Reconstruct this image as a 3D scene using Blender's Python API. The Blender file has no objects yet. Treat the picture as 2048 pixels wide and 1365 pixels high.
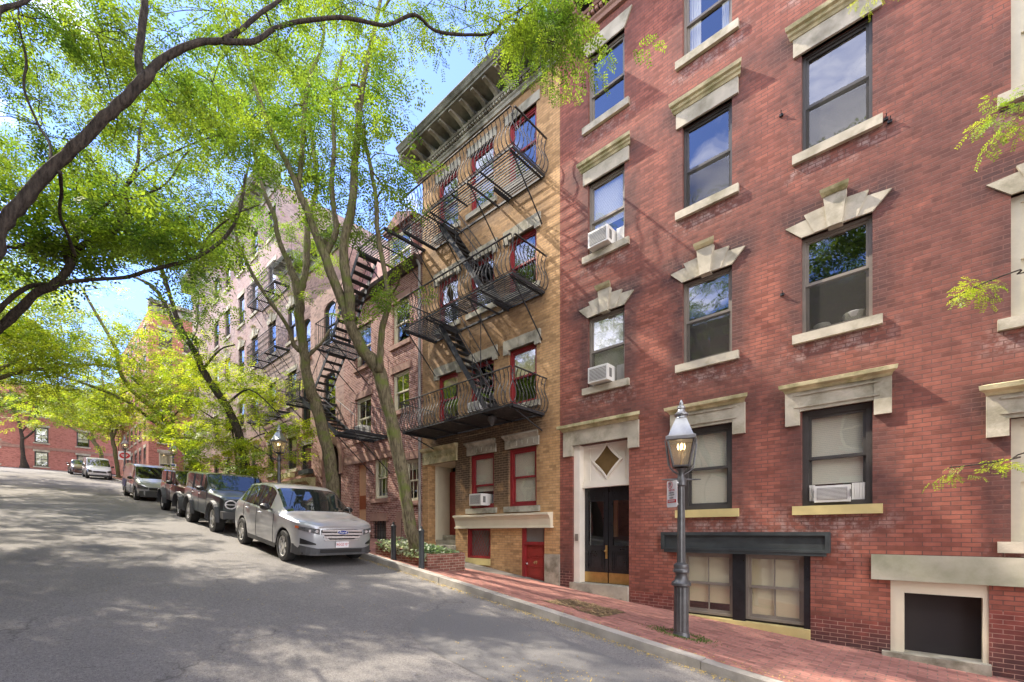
import bpy, math, random
import numpy as np
from mathutils import Vector, Matrix
random.seed(7); RNG = np.random.default_rng(11)
scene = bpy.context.scene
R = math.radians
# ------------------------------------------------------------------ camera
# world: X runs along the street (downhill = +X), Y points at the house fronts, Z=0 is the lens height
FOC, CX, HY = 910.0, 1024.0, 1066.0
SN, CS = 0.6752, 0.7376
cam_d = bpy.data.cameras.new("camera"); cam = bpy.data.objects.new("camera", cam_d)
scene.collection.objects.link(cam); scene.camera = cam
cam_d.sensor_fit = 'HORIZONTAL'; cam_d.sensor_width = 36.0; cam_d.lens = FOC/2048*36
cam_d.shift_x = 0.0; cam_d.shift_y = (HY-682.5)/2048
cam_d.clip_start = 0.05; cam_d.clip_end = 3000
cam.location = (0, 0, 0); cam.rotation_euler = (R(90), 0, math.atan2(SN, CS))
# ------------------------------------------------------------------ world + sun
SUN_DIR = Vector((-0.62, -0.20, 0.74)).normalized()      # towards the sun
w = bpy.data.worlds.new("World"); scene.world = w; w.use_nodes = True
nt = w.node_tree; nt.nodes.clear()
out = nt.nodes.new('ShaderNodeOutputWorld'); bg = nt.nodes.new('ShaderNodeBackground')
sky = nt.nodes.new('ShaderNodeTexSky'); sky.sky_type = 'NISHITA'; sky.sun_disc = False
sky.sun_elevation = math.asin(SUN_DIR.z); sky.sun_rotation = math.atan2(SUN_DIR.x, SUN_DIR.y)
sky.air_density = 0.9; sky.dust_density = 0.0; sky.ozone_density = 2.2
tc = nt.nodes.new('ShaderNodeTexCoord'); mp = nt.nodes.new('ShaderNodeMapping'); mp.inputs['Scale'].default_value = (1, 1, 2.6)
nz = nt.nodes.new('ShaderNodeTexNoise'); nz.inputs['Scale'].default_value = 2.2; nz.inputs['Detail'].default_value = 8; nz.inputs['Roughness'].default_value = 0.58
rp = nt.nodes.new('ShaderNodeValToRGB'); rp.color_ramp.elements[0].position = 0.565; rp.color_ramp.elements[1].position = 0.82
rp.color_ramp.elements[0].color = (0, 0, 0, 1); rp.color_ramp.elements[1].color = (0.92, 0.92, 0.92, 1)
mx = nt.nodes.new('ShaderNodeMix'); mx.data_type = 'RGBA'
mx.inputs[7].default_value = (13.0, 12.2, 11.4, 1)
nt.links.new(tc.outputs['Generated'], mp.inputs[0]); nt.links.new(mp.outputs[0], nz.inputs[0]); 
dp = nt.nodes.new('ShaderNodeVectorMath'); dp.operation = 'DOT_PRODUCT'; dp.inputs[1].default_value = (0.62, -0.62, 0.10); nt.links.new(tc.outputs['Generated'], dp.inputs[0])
mr0 = nt.nodes.new('ShaderNodeMapRange'); mr0.inputs[1].default_value = -0.25; mr0.inputs[2].default_value = 0.6; mr0.inputs[3].default_value = 0; mr0.inputs[4].default_value = 0.20; nt.links.new(dp.outputs['Value'], mr0.inputs[0])  # unseen bright clouds added behind the camera as fill light on the house fronts
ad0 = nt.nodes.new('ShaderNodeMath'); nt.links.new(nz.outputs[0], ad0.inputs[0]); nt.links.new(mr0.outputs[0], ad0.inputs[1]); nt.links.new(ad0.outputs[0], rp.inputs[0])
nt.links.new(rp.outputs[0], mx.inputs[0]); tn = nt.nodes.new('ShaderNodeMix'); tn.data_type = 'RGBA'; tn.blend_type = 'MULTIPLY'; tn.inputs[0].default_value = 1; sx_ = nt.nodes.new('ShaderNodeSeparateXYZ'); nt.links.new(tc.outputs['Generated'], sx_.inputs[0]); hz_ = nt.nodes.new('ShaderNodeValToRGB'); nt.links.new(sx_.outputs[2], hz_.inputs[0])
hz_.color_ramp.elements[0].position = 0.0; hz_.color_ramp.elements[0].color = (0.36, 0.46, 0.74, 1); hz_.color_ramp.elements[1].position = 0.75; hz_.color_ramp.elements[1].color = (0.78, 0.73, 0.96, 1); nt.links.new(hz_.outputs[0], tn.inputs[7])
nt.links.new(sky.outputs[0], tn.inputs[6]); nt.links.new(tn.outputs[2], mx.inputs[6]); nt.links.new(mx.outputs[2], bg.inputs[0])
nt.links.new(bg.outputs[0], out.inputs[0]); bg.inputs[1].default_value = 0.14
sd = bpy.data.lights.new("sun", 'SUN'); sd.energy = 2.3; sd.angle = R(0.55); sd.color = (1.0, 0.90, 0.76)
so = bpy.data.objects.new("sun", sd); scene.collection.objects.link(so)
so.rotation_euler = (-SUN_DIR).to_track_quat('-Z', 'Y').to_euler(); so.location = SUN_DIR*60
scene.view_settings.view_transform = 'Standard'; scene.view_settings.look = 'None'
scene.view_settings.exposure = 2.2; scene.view_settings.gamma = 1
scene.cycles.max_bounces = 8; scene.cycles.diffuse_bounces = 4; scene.cycles.transparent_max_bounces = 10
scene.cycles.transmission_bounces = 4; scene.cycles.glossy_bounces = 3
scene.cycles.sample_clamp_indirect = 6; scene.cycles.use_denoising = True
# ------------------------------------------------------------------ measuring the photograph's planes
FY = 9.3                                                  # house fronts stand at Y = 9.3
def SX(px, q=FY):
    u = (px-CX)/FOC; t = q/(CS+SN*u); return -t*(SN-CS*u)
def SZ(px, py, q=FY):
    u = (px-CX)/FOC; return (HY-py)*q/(CS+SN*u)/FOC
def PT(px, py, t):                                        # point at depth t along the view axis
    l = (px-CX)/FOC*t; return Vector((CS*l-SN*t, SN*l+CS*t, (HY-py)*t/FOC))
_s = np.array([-60,-20,-5,0,1.64,3.5,5.7,8.65,11,14,16.7,19.7,25,31,34,45,55.5,65,72,78,84,400.])
_r = np.array([-8.4,-4.2,-2.65,-2.1,-1.93,-1.68,-1.38,-0.99,-0.68,-0.31,.01,.38,1.03,1.74,2.13,3.5,4.85,6.1,6.95,7.5,7.7,7.9])
_sf = np.array([-60,-20,-.65,1.47,4.89,7.1,10.94,13.9,17,20,25,31])
_rf = np.array([-8.3,-4.1,-2.0,-1.86,-1.57,-1.33,-.94,-.5,-.05,.42,1.13,1.84])
_g = np.arange(-60, 400, .25)
def _sm(a):
    k = np.hanning(9); k /= k.sum(); return np.convolve(np.pad(a, 4, 'edge'), k, 'valid')
_R = _sm(np.interp(_g, _s, _r)); _F = np.interp(_g, _sf, _rf); _F = _sm(np.where(_g > 31, np.interp(_g, _s, _r)+.1, _F))
def RZ(x): return float(np.interp(-x, _g, _R))            # road surface
def FZ(x): return float(np.interp(-x, _g, _F))            # pavement at the wall
KY, KW = 6.2, 0.22                                        # kerb face and width
def WZ(x, y):                                             # pavement surface
    a = min(1, max(0, (y-KY)/(FY-KY))); return (RZ(x)+.13)*(1-a)+FZ(x)*a
# ------------------------------------------------------------------ mesh builder
class MB:
    def __init__(s, frame=None): s.v = []; s.f = []; s.m = []; s.fr = frame
    def P(s, a, d, z):
        if s.fr is None: return (a, d, z)
        O, A, N = s.fr; return (O[0]+A[0]*a+N[0]*d, O[1]+A[1]*a+N[1]*d, O[2]+z)
    def add(s, vs, fs, m=0):
        n = len(s.v); s.v += [s.P(*p) for p in vs]; s.f += [tuple(i+n for i in f) for f in fs]; s.m += [m]*len(fs); return s
    def raw(s, vs, fs, m=0):
        n = len(s.v); s.v += [tuple(p) for p in vs]; s.f += [tuple(i+n for i in f) for f in fs]; s.m += [m]*len(fs); return s
    def box(s, a0, a1, d0, d1, z0, z1, m=0):
        return s.add([(a0,d0,z0),(a1,d0,z0),(a1,d1,z0),(a0,d1,z0),(a0,d0,z1),(a1,d0,z1),(a1,d1,z1),(a0,d1,z1)],
              [(0,3,2,1),(4,5,6,7),(0,1,5,4),(1,2,6,5),(2,3,7,6),(3,0,4,7)], m)
    def quad(s, *p, m=0): return s.add(list(p), [tuple(range(len(p)))], m)
    def prism(s, poly, d0, d1, m=0):                      # poly in (a,z), extruded in d
        n = len(poly); vs = [(a, d0, z) for a, z in poly]+[(a, d1, z) for a, z in poly]
        return s.add(vs, [tuple(range(n)), tuple(range(2*n-1, n-1, -1))]+[(i, (i+1) % n, (i+1) % n+n, i+n)[::-1] for i in range(n)], m)
    def profile(s, prof, a0, a1, m=0, mit=0.0):           # prof: (d,z) swept in a; mit: return overhang ends
        n = len(prof); vs = [(a0-mit*(-d), d, z) for d, z in prof]+[(a1+mit*(-d), d, z) for d, z in prof]
        return s.add(vs, [tuple(range(n)), tuple(range(2*n-1, n-1, -1))]+[(i, (i+1) % n, (i+1) % n+n, i+n)[::-1] for i in range(n)], m)
    def bar(s, p, q, wd, ht=None, m=0, up=(0, 0, 1)):
        ht = ht or wd; p = Vector(s.P(*p)); q = Vector(s.P(*q)); d = (q-p)
        if d.length < 1e-6: return s
        d.normalize(); u = Vector(up)
        if abs(d.dot(u)) > .97: u = Vector((1, 0, 0))
        x = d.cross(u).normalized()*wd/2; y = x.cross(d).normalized()*ht/2
        return s.raw([p-x-y, p+x-y, p+x+y, p-x+y, q-x-y, q+x-y, q+x+y, q-x+y],
                     [(0,3,2,1),(4,5,6,7),(0,1,5,4),(1,2,6,5),(2,3,7,6),(3,0,4,7)], m)
    def tube(s, pts, rad, n=6, m=0, cap=True, knob=0.0, rng=None):
        pts = [Vector(s.P(*p)) for p in pts]; k = len(pts)
        if not hasattr(rad, '__len__'): rad = [rad]*k
        vs = []; ref = Vector((.31, .2, .93)).normalized(); X = None
        for i, p in enumerate(pts):
            d = (pts[min(i+1, k-1)]-pts[max(i-1, 0)])
            if d.length < 1e-9: d = Vector((0, 0, 1))
            d.normalize()
            if X is None:
                X = d.cross(ref if abs(d.dot(ref)) < .9 else Vector((1, 0, 0))).normalized()
            else:
                X = (X-d*X.dot(d)); X = X.normalized() if X.length > 1e-6 else d.cross(ref).normalized()
            Y = d.cross(X)
            vs += [p+(X*math.cos(2*math.pi*j/n)+Y*math.sin(2*math.pi*j/n))*rad[i]*(1+(rng.uniform(-knob, knob) if knob else 0)) for j in range(n)]
        fs = [(i*n+j, i*n+(j+1) % n, (i+1)*n+(j+1) % n, (i+1)*n+j) for i in range(k-1) for j in range(n)]
        if cap: fs += [tuple(range(n))[::-1], tuple((k-1)*n+j for j in range(n))]
        return s.raw(vs, fs, m)
    def lathe(s, prof, c=(0, 0, 0), n=16, m=0, flute=0):  # prof: (r,z)
        vs = []
        for r, z in prof:
            for j in range(n):
                rr = r*(1-(flute if (j % 2) else 0)) ; a = 2*math.pi*j/n
                vs.append((c[0]+rr*math.cos(a), c[1]+rr*math.sin(a), c[2]+z))
        k = len(prof)
        fs = [(i*n+j, i*n+(j+1) % n, (i+1)*n+(j+1) % n, (i+1)*n+j) for i in range(k-1) for j in range(n)]
        fs += [tuple(range(n))[::-1], tuple((k-1)*n+j for j in range(n))]
        return s.add(vs, fs, m)
    def build(s, name, mats, parent=None, smooth=False):
        o0 = Vector((0, 0, 0)); p = parent
        while p is not None: o0 = o0+p.location; p = p.parent
        me = bpy.data.meshes.new(name)
        me.from_pydata([(v[0]-o0.x, v[1]-o0.y, v[2]-o0.z) for v in s.v], [], s.f)
        if not isinstance(mats, (list, tuple)): mats = [mats]
        for m in mats: me.materials.append(m)
        if len(mats) > 1: me.polygons.foreach_set('material_index', s.m)
        if smooth:
            me.polygons.foreach_set('use_smooth', [True]*len(s.f))
            if smooth != 'all': me.set_sharp_from_angle(angle=R(38))
        me.validate(); me.update()
        o = bpy.data.objects.new(name, me); scene.collection.objects.link(o)
        if parent is not None: o.parent = parent
        return o
def tag(o, label=None, cat=None, group=None, kind=None):
    for k, v in (('label', label), ('category', cat), ('group', group), ('kind', kind)):
        if v: o[k] = v
    return o
def thing(name, label, cat, loc, group=None, rot=None):
    o = bpy.data.objects.new(name, None); scene.collection.objects.link(o); o.location = loc
    o.empty_display_size = .2
    if rot: o.rotation_euler = rot
    return tag(o, label, cat, group)
STREET = ((0, FY, 0), (1, 0, 0), (0, 1, 0))
# ------------------------------------------------------------------ materials
def _n(nt, t, **k):
    n = nt.nodes.new(t)
    for a, b in k.items():
        if a.startswith('_'): setattr(n, a[1:], b)
        else: n.inputs[a.replace('__', ' ')].default_value = b
    return n
def newmat(name):
    m = bpy.data.materials.new(name); m.use_nodes = True; nt = m.node_tree
    return m, nt, nt.nodes['Principled BSDF']
def noise(nt, scale, detail=4, rough=.55, vec=None):
    n = _n(nt, 'ShaderNodeTexNoise', Scale=scale, Detail=detail, Roughness=rough)
    if vec is None:
        g = nt.nodes.new('ShaderNodeNewGeometry'); vec = g.outputs['Position']
    nt.links.new(vec, n.inputs['Vector']); return n.outputs[0]
def ramp(nt, val, p0, p1, c0=(0, 0, 0, 1), c1=(1, 1, 1, 1)):
    r = nt.nodes.new('ShaderNodeValToRGB'); e = r.color_ramp.elements
    e[0].position = p0; e[1].position = p1; e[0].color = c0; e[1].color = c1
    nt.links.new(val, r.inputs[0]); return r.outputs[0]
def mixc(nt, f, a, b, mode='MIX'):
    n = nt.nodes.new('ShaderNodeMix'); n.data_type = 'RGBA'; n.blend_type = mode
    for v, i in ((f, 0), (a, 6), (b, 7)):
        if hasattr(v, 'links') or isinstance(v, bpy.types.NodeSocket): nt.links.new(v, n.inputs[i])
        elif i == 0: n.inputs[0].default_value = v
        else: n.inputs[i].default_value = (*v, 1) if len(v) == 3 else v
    return n.outputs[2]
def bump(nt, bs, h, strength=.3, dist=.01):
    b = _n(nt, 'ShaderNodeBump', Strength=strength, Distance=dist); nt.links.new(h, b.inputs['Height']); nt.links.new(b.outputs[0], bs.inputs['Normal'])
def plain(name, col, rough=.6, var=.25, scale=3, metal=0, bmp=.15, bscale=40, spec=.5, stain=None, stain_pos=(.5, .7)):
    m, nt, bs = newmat(name)
    bs.inputs['Roughness'].default_value = rough; bs.inputs['Metallic'].default_value = metal
    bs.inputs['Specular IOR Level'].default_value = spec
    a = ramp(nt, noise(nt, scale, 6), .3, .7)
    c = mixc(nt, a, tuple(x*(1-var) for x in col), tuple(min(1, x*(1+var*.6)) for x in col))
    if stain: c = mixc(nt, ramp(nt, noise(nt, scale*.6, 8, .65), *stain_pos), c, stain)
    nt.links.new(c, bs.inputs['Base Color'])
    if bmp: bump(nt, bs, noise(nt, bscale, 4), bmp, .01)
    return m
def brick(name, c1, c2, mortar, w=.21, h=.067, ms=.008, stain=(.05, .035, .035), spos=(.52, .72), sfac=.6, rough=.85, pale=None, ppos=(.66, .75), flat=False, bm=.5, sootc=(.052, .036, .036), palec=(.42, .30, .26)):
    m, nt, bs = newmat(name); bs.inputs['Roughness'].default_value = rough; bs.inputs['Specular IOR Level'].default_value = .3
    g = nt.nodes.new('ShaderNodeNewGeometry'); sp = nt.nodes.new('ShaderNodeSeparateXYZ'); nt.links.new(g.outputs['Position'], sp.inputs[0])
    cb = nt.nodes.new('ShaderNodeCombineXYZ')
    if flat: nt.links.new(sp.outputs[0], cb.inputs[0]); nt.links.new(sp.outputs[1], cb.inputs[1])
    else:
        ad = nt.nodes.new('ShaderNodeMath'); nt.links.new(sp.outputs[0], ad.inputs[0]); nt.links.new(sp.outputs[1], ad.inputs[1])
        nt.links.new(ad.outputs[0], cb.inputs[0]); nt.links.new(sp.outputs[2], cb.inputs[1])
    wob = nt.nodes.new('ShaderNodeVectorMath'); wob.operation = 'MULTIPLY_ADD'
    wn = _n(nt, 'ShaderNodeTexNoise', Scale=1.3, Detail=2); nt.links.new(g.outputs['Position'], wn.inputs[0])
    nt.links.new(wn.outputs[1], wob.inputs[0]); wob.inputs[1].default_value = (.02, .012, 0); nt.links.new(cb.outputs[0], wob.inputs[2])
    b = nt.nodes.new('ShaderNodeTexBrick'); nt.links.new(wob.outputs[0], b.inputs['Vector'])
    b.inputs['Scale'].default_value = 1; b.inputs['Brick Width'].default_value = w; b.inputs['Row Height'].default_value = h
    b.inputs['Mortar Size'].default_value = ms; b.inputs['Mortar Smooth'].default_value = .3; b.inputs['Bias'].default_value = -.1
    b.inputs['Color1'].default_value = (*c1, 1); b.inputs['Color2'].default_value = (*c2, 1); b.inputs['Mortar'].default_value = (*mortar, 1)
    b.offset_frequency = 2
    c = b.outputs['Color']
    # single bricks darker / lighter
    b2 = nt.nodes.new('ShaderNodeTexBrick'); nt.links.new(wob.outputs[0], b2.inputs['Vector'])
    for k in ('Brick Width', 'Row Height'): b2.inputs[k].default_value = b.inputs[k].default_value
    b2.inputs['Scale'].default_value = 1; b2.inputs['Mortar Size'].default_value = 0; b2.inputs['Color1'].default_value = (0, 0, 0, 1); b2.inputs['Color2'].default_value = (1, 1, 1, 1)
    dk = ramp(nt, b2.outputs[0], .72, 1.0)
    c = mixc(nt, dk, c, tuple(x*.60 for x in c1))
    big = ramp(nt, noise(nt, .55, 7, .62), *spos)
    mm = nt.nodes.new('ShaderNodeMath'); mm.operation = 'MULTIPLY'; nt.links.new(big, mm.inputs[0]); mm.inputs[1].default_value = sfac
    c = mixc(nt, mm.outputs[0], c, stain)
    if pale: c = mixc(nt, ramp(nt, noise(nt, 1.7, 8, .7), *ppos), c, pale)
    at = nt.nodes.new('ShaderNodeAttribute'); at.attribute_name = 'soot'; sc_ = nt.nodes.new('ShaderNodeSeparateColor'); nt.links.new(at.outputs['Color'], sc_.inputs[0])
    for ch, thr, colr in ((0, (.26, .47), sootc), (1, (.46, .62), palec)):
        a2 = nt.nodes.new('ShaderNodeMath'); a2.operation = 'MULTIPLY'; a2.use_clamp = True; nt.links.new(sc_.outputs[ch], a2.inputs[0]); nt.links.new(ramp(nt, noise(nt, 1.9 if ch == 0 else 6, 7, .7), *thr), a2.inputs[1])
        c = mixc(nt, a2.outputs[0], c, mixc(nt, b.outputs['Fac'], colr, mortar))
    sm = ramp(nt, noise(nt, 9, 5), .25, .75, (.78, .78, .78, 1), (1.15, 1.15, 1.15, 1))
    c = mixc(nt, 1.0, c, sm, 'MULTIPLY')
    nt.links.new(c, bs.inputs['Base Color'])
    hh = nt.nodes.new('ShaderNodeMath'); hh.operation = 'MULTIPLY_ADD'; nt.links.new(b.outputs['Fac'], hh.inputs[0]); hh.inputs[1].default_value = -1.0
    nt.links.new(noise(nt, 60, 3), hh.inputs[2]); bump(nt, bs, hh.outputs[0], bm, .006)
    return m
M = {}
M['brick_red'] = brick('red_brick', (.365, .122, .08), (.24, .082, .06), (.15, .075, .06), ms=.0075, pale=(.42, .25, .22), ppos=(.70, .78), spos=(.50, .78), sfac=.55)
M['brick_dark'] = brick('dark_red_brick', (.28, .078, .055), (.20, .055, .045), (.36, .22, .17), ms=.005)
M['brick_yellow'] = brick('yellow_brick', (.58, .35, .16), (.46, .26, .11), (.30, .20, .12), ms=.006, stain=(.10, .07, .04), spos=(.55, .85), sfac=.4, sootc=(.075, .052, .035), palec=(.5, .4, .3))
M['brick_soot'] = brick('sooty_yellow_brick', (.14, .09, .045), (.08, .055, .035), (.10, .07, .045), ms=.006, stain=(.30, .2, .1), spos=(.55, .7), sfac=.5)
M['brick_brown'] = brick('brown_brick', (.31, .13, .095), (.22, .09, .07), (.52, .38, .32), w=.2, ms=.011, sfac=.35)
M['brick_pink'] = brick('pink_painted_brick', (.36, .275, .25), (.32, .24, .215), (.34, .22, .20), ms=.004, stain=(.30, .15, .12), sfac=.5, spos=(.45, .7), bm=.3)
M['brick_tan'] = brick('tan_painted_brick', (.38, .25, .20), (.33, .215, .175), (.33, .18, .15), ms=.004, sfac=.4, bm=.3)
M['brick_orange'] = brick('orange_red_brick', (.47, .175, .13), (.41, .15, .11), (.38, .22, .18), ms=.006, sfac=.25)
M['brick_planter'] = brick('planter_brick', (.26, .10, .07), (.18, .07, .05), (.35, .27, .2), ms=.011, w=.2, h=.068)
M['stone'] = plain('pale_carved_stone', (.49, .44, .335), .85, .3, 2.5, stain=(.22, .20, .13), stain_pos=(.48, .68), bmp=.4)
M['stone_moss'] = plain('mossy_stone', (.56, .49, .28), .9, .4, 4, stain=(.22, .21, .08), stain_pos=(.46, .66), bmp=.4)
M['stone_yellow'] = plain('yellow_painted_stone', (.55, .45, .19), .8, .15, 3, stain=(.25, .2, .1), stain_pos=(.6, .8))
M['brownstone'] = plain('brownstone', (.33, .19, .14), .85, .2, 3, bmp=.35)
M['stone_grey'] = plain('grey_weathered_stone', (.40, .37, .29), .9, .3, 3, stain=(.12, .11, .07), stain_pos=(.5, .7), bmp=.4)
M['concrete'] = plain('green_grey_concrete', (.50, .47, .36), .85, .15, 1.2, stain=(.26, .27, .17), stain_pos=(.45, .7), bmp=.2)
M['cornice'] = plain('weathered_cornice', (.22, .215, .17), .8, .4, 3, stain=(.09, .085, .06), stain_pos=(.48, .66), bmp=.3)
M['cornice_dark'] = plain('dark_cornice', (.08, .055, .045), .8, .4, 4)
M['cornice_pale'] = plain('pale_painted_cornice', (.40, .38, .31), .75, .4, 3, stain=(.14, .13, .10), stain_pos=(.45, .62))
M['iron'] = plain('black_iron', (.022, .022, .024), .65, .5, 12, bmp=.2)
M['iron_worn'] = plain('worn_black_iron', (.05, .046, .044), .68, .6, 8, bmp=.3, stain=(.20, .19, .18), stain_pos=(.56, .66))
M['lamp_iron'] = plain('lamp_grey_iron', (.10, .10, .10), .35, .3, 8, metal=.3)
M['lamp_metal'] = plain('lamp_head_metal', (.33, .34, .34), .35, .25, 5, metal=.6)
M['frame_dark'] = plain('dark_brown_frame', (.055, .05, .045), .5, .2, 4)
M['frame_grey'] = plain('taupe_frame', (.21, .18, .145), .55, .2, 4)
M['frame_cream'] = plain('cream_frame', (.62, .57, .42), .55, .12, 4)
M['frame_red'] = plain('crimson_frame', (.25, .02, .022), .5, .2, 5)
M['frame_green'] = plain('dark_green_frame', (.025, .035, .028), .5, .2, 5)
M['white_paint'] = plain('white_paint', (.82, .76, .64), .5, .06, 3)
M['cream_paint'] = plain('cream_paint', (.68, .62, .46), .5, .06, 3)
M['peach_paint'] = plain('peach_paint', (.70, .42, .24), .5, .08, 3)
M['door_black'] = plain('glossy_black_paint', (.018, .018, .02), .25, .3, 6, bmp=.05)
M['door_red'] = plain('red_door_paint', (.27, .03, .024), .4, .2, 5, bmp=.05)
M['door_orange'] = plain('rust_wood', (.35, .10, .04), .5, .2, 8)
M['brass'] = plain('worn_brass', (.50, .33, .12), .35, .2, 8, metal=.8)
M['blackstone'] = plain('black_painted_stone', (.035, .042, .042), .6, .35, 4, bmp=.3)
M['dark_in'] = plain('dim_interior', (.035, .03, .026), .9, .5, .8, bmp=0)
M['blind'] = plain('window_blind', (.78, .73, .62), .7, .05, 1.5, bmp=0)
M['blind_grey'] = plain('grey_screen', (.17, .16, .14), .8, .12, 1.5, bmp=0)
M['blind_warm'] = plain('warm_blind', (.80, .68, .47), .7, .08, 1.5, bmp=0)
M['screen_dark'] = plain('dark_insect_screen', (.03, .025, .025), .9, .15, 1, bmp=0)
M['ac_white'] = plain('white_plastic', (.70, .68, .62), .45, .08, 4, bmp=0)
M['ac_grille'] = plain('grey_grille', (.16, .155, .14), .6, .2, 30, bmp=0)
M['slate'] = brick('red_slate_roof', (.30, .13, .11), (.22, .11, .10), (.07, .05, .05), w=.25, h=.14, ms=.012)
M['roof'] = plain('roof_felt', (.08, .08, .08), .9, .3, 2)
M['pipe'] = plain('grey_downpipe', (.27, .25, .23), .5, .2, 4, metal=.2)
def glass(name, tint=(.92, .95, .92), ior=.1):
    m, nt, bs = newmat(name); nt.nodes.remove(bs)
    o = nt.nodes['Material Output']; tr = nt.nodes.new('ShaderNodeBsdfTransparent'); tr.inputs[0].default_value = (*tint, 1)
    gl = nt.nodes.new('ShaderNodeBsdfGlossy'); gl.inputs['Roughness'].default_value = .015; gl.inputs[0].default_value = (.95, .97, 1, 1)
    lw = nt.nodes.new('ShaderNodeLayerWeight'); lw.inputs[0].default_value = .5
    pw = nt.nodes.new('ShaderNodeMath'); pw.operation = 'POWER'; nt.links.new(lw.outputs['Facing'], pw.inputs[0]); pw.inputs[1].default_value = 3.5
    fr = nt.nodes.new('ShaderNodeMath'); fr.operation = 'MULTIPLY_ADD'; nt.links.new(pw.outputs[0], fr.inputs[0]); fr.inputs[1].default_value = 1-ior; fr.inputs[2].default_value = ior
    mxs = nt.nodes.new('ShaderNodeMixShader'); nt.links.new(fr.outputs[0], mxs.inputs[0]); nt.links.new(tr.outputs[0], mxs.inputs[1]); nt.links.new(gl.outputs[0], mxs.inputs[2])
    nt.links.new(mxs.outputs[0], o.inputs[0]); return m
M['glass'] = glass('window_glass', (.90, .92, .88), .17)
M['lamp_glass'] = glass('lantern_glass', (.96, .93, .85), .08)
def _frost():
    nt = M['lamp_glass'].node_tree; o = nt.nodes['Material Output']; src = o.inputs[0].links[0].from_socket
    d = nt.nodes.new('ShaderNodeBsdfTranslucent'); d.inputs[0].default_value = (.85, .78, .60, 1); d2 = nt.nodes.new('ShaderNodeBsdfDiffuse'); d2.inputs[0].default_value = (.6, .55, .42, 1)
    a = nt.nodes.new('ShaderNodeMixShader'); nt.links.new(d.outputs[0], a.inputs[1]); nt.links.new(d2.outputs[0], a.inputs[2])
    m = nt.nodes.new('ShaderNodeMixShader'); m.inputs[0].default_value = .30; nt.links.new(src, m.inputs[1]); nt.links.new(a.outputs[0], m.inputs[2]); nt.links.new(m.outputs[0], o.inputs[0])
_frost()
def emis(name, col, st):
    m, nt, bs = newmat(name); bs.inputs['Base Color'].default_value = (*col, 1); bs.inputs['Emission Color'].default_value = (*col, 1); bs.inputs['Emission Strength'].default_value = st; return m
M['flame'] = emis('gas_flame', (1, .74, .38), 2.6)
def carglass():
    m, nt, bs = newmat('tinted_car_glass'); bs.inputs['Base Color'].default_value = (.012, .016, .015, 1); bs.inputs['Roughness'].default_value = .03
    bs.inputs['IOR'].default_value = 2.1; return m
M['carglass'] = carglass()
def paint(name, col, metal=.42, rough=.28):
    m, nt, bs = newmat(name); bs.inputs['Metallic'].default_value = metal; bs.inputs['Roughness'].default_value = rough
    bs.inputs['Coat Weight'].default_value = 1; bs.inputs['Coat Roughness'].default_value = .02
    c = mixc(nt, ramp(nt, noise(nt, 1.6, 6), .35, .75), col, tuple(x*.82 for x in col)); nt.links.new(c, bs.inputs['Base Color']); return m
M['p_silver'] = paint('silver_car_paint', (.46, .465, .475)); M['p_dark'] = paint('charcoal_car_paint', (.045, .06, .068))
M['p_maroon'] = paint('maroon_car_paint', (.09, .035, .028)); M['p_grey'] = paint('grey_van_paint', (.42, .425, .43)); M['p_white'] = paint('white_van_paint', (.78, .78, .78), .0)
M['rubber'] = plain('tyre_rubber', (.022, .021, .02), .8, .2, 20); M['clad'] = plain('grey_plastic_trim', (.06, .06, .062), .6, .15, 10)
M['alloy'] = plain('alloy_wheel', (.56, .55, .52), .35, .15, 6, metal=.45); M['chrome'] = plain('brushed_chrome', (.74, .74, .74), .25, .05, 6, metal=.6)
M['dark_plastic'] = plain('black_trim', (.015, .015, .016), .4, .1, 6); M['lens'] = plain('clear_lens', (.16, .16, .16), .08, .6, 25, metal=.3)
M['amber'] = plain('amber_lens', (.65, .13, .03), .2, .1, 5); M['plate'] = plain('plate_white', (.75, .72, .72), .5, .03, 5)
M['ink_red'] = plain('red_ink', (.50, .03, .03), .6, .05, 5, bmp=0); M['ink_blue'] = plain('blue_enamel', (.02, .04, .22), .4, .05, 5, bmp=0); M['ink_dark'] = plain('dark_ink', (.05, .05, .06), .6, .05, 5, bmp=0)
M['sign_white'] = plain('white_sign_face', (.74, .72, .70), .5, .05, 4, bmp=0); M['gold'] = plain('gold_number', (.45, .30, .14), .5, .05, 4, bmp=0)
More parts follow.
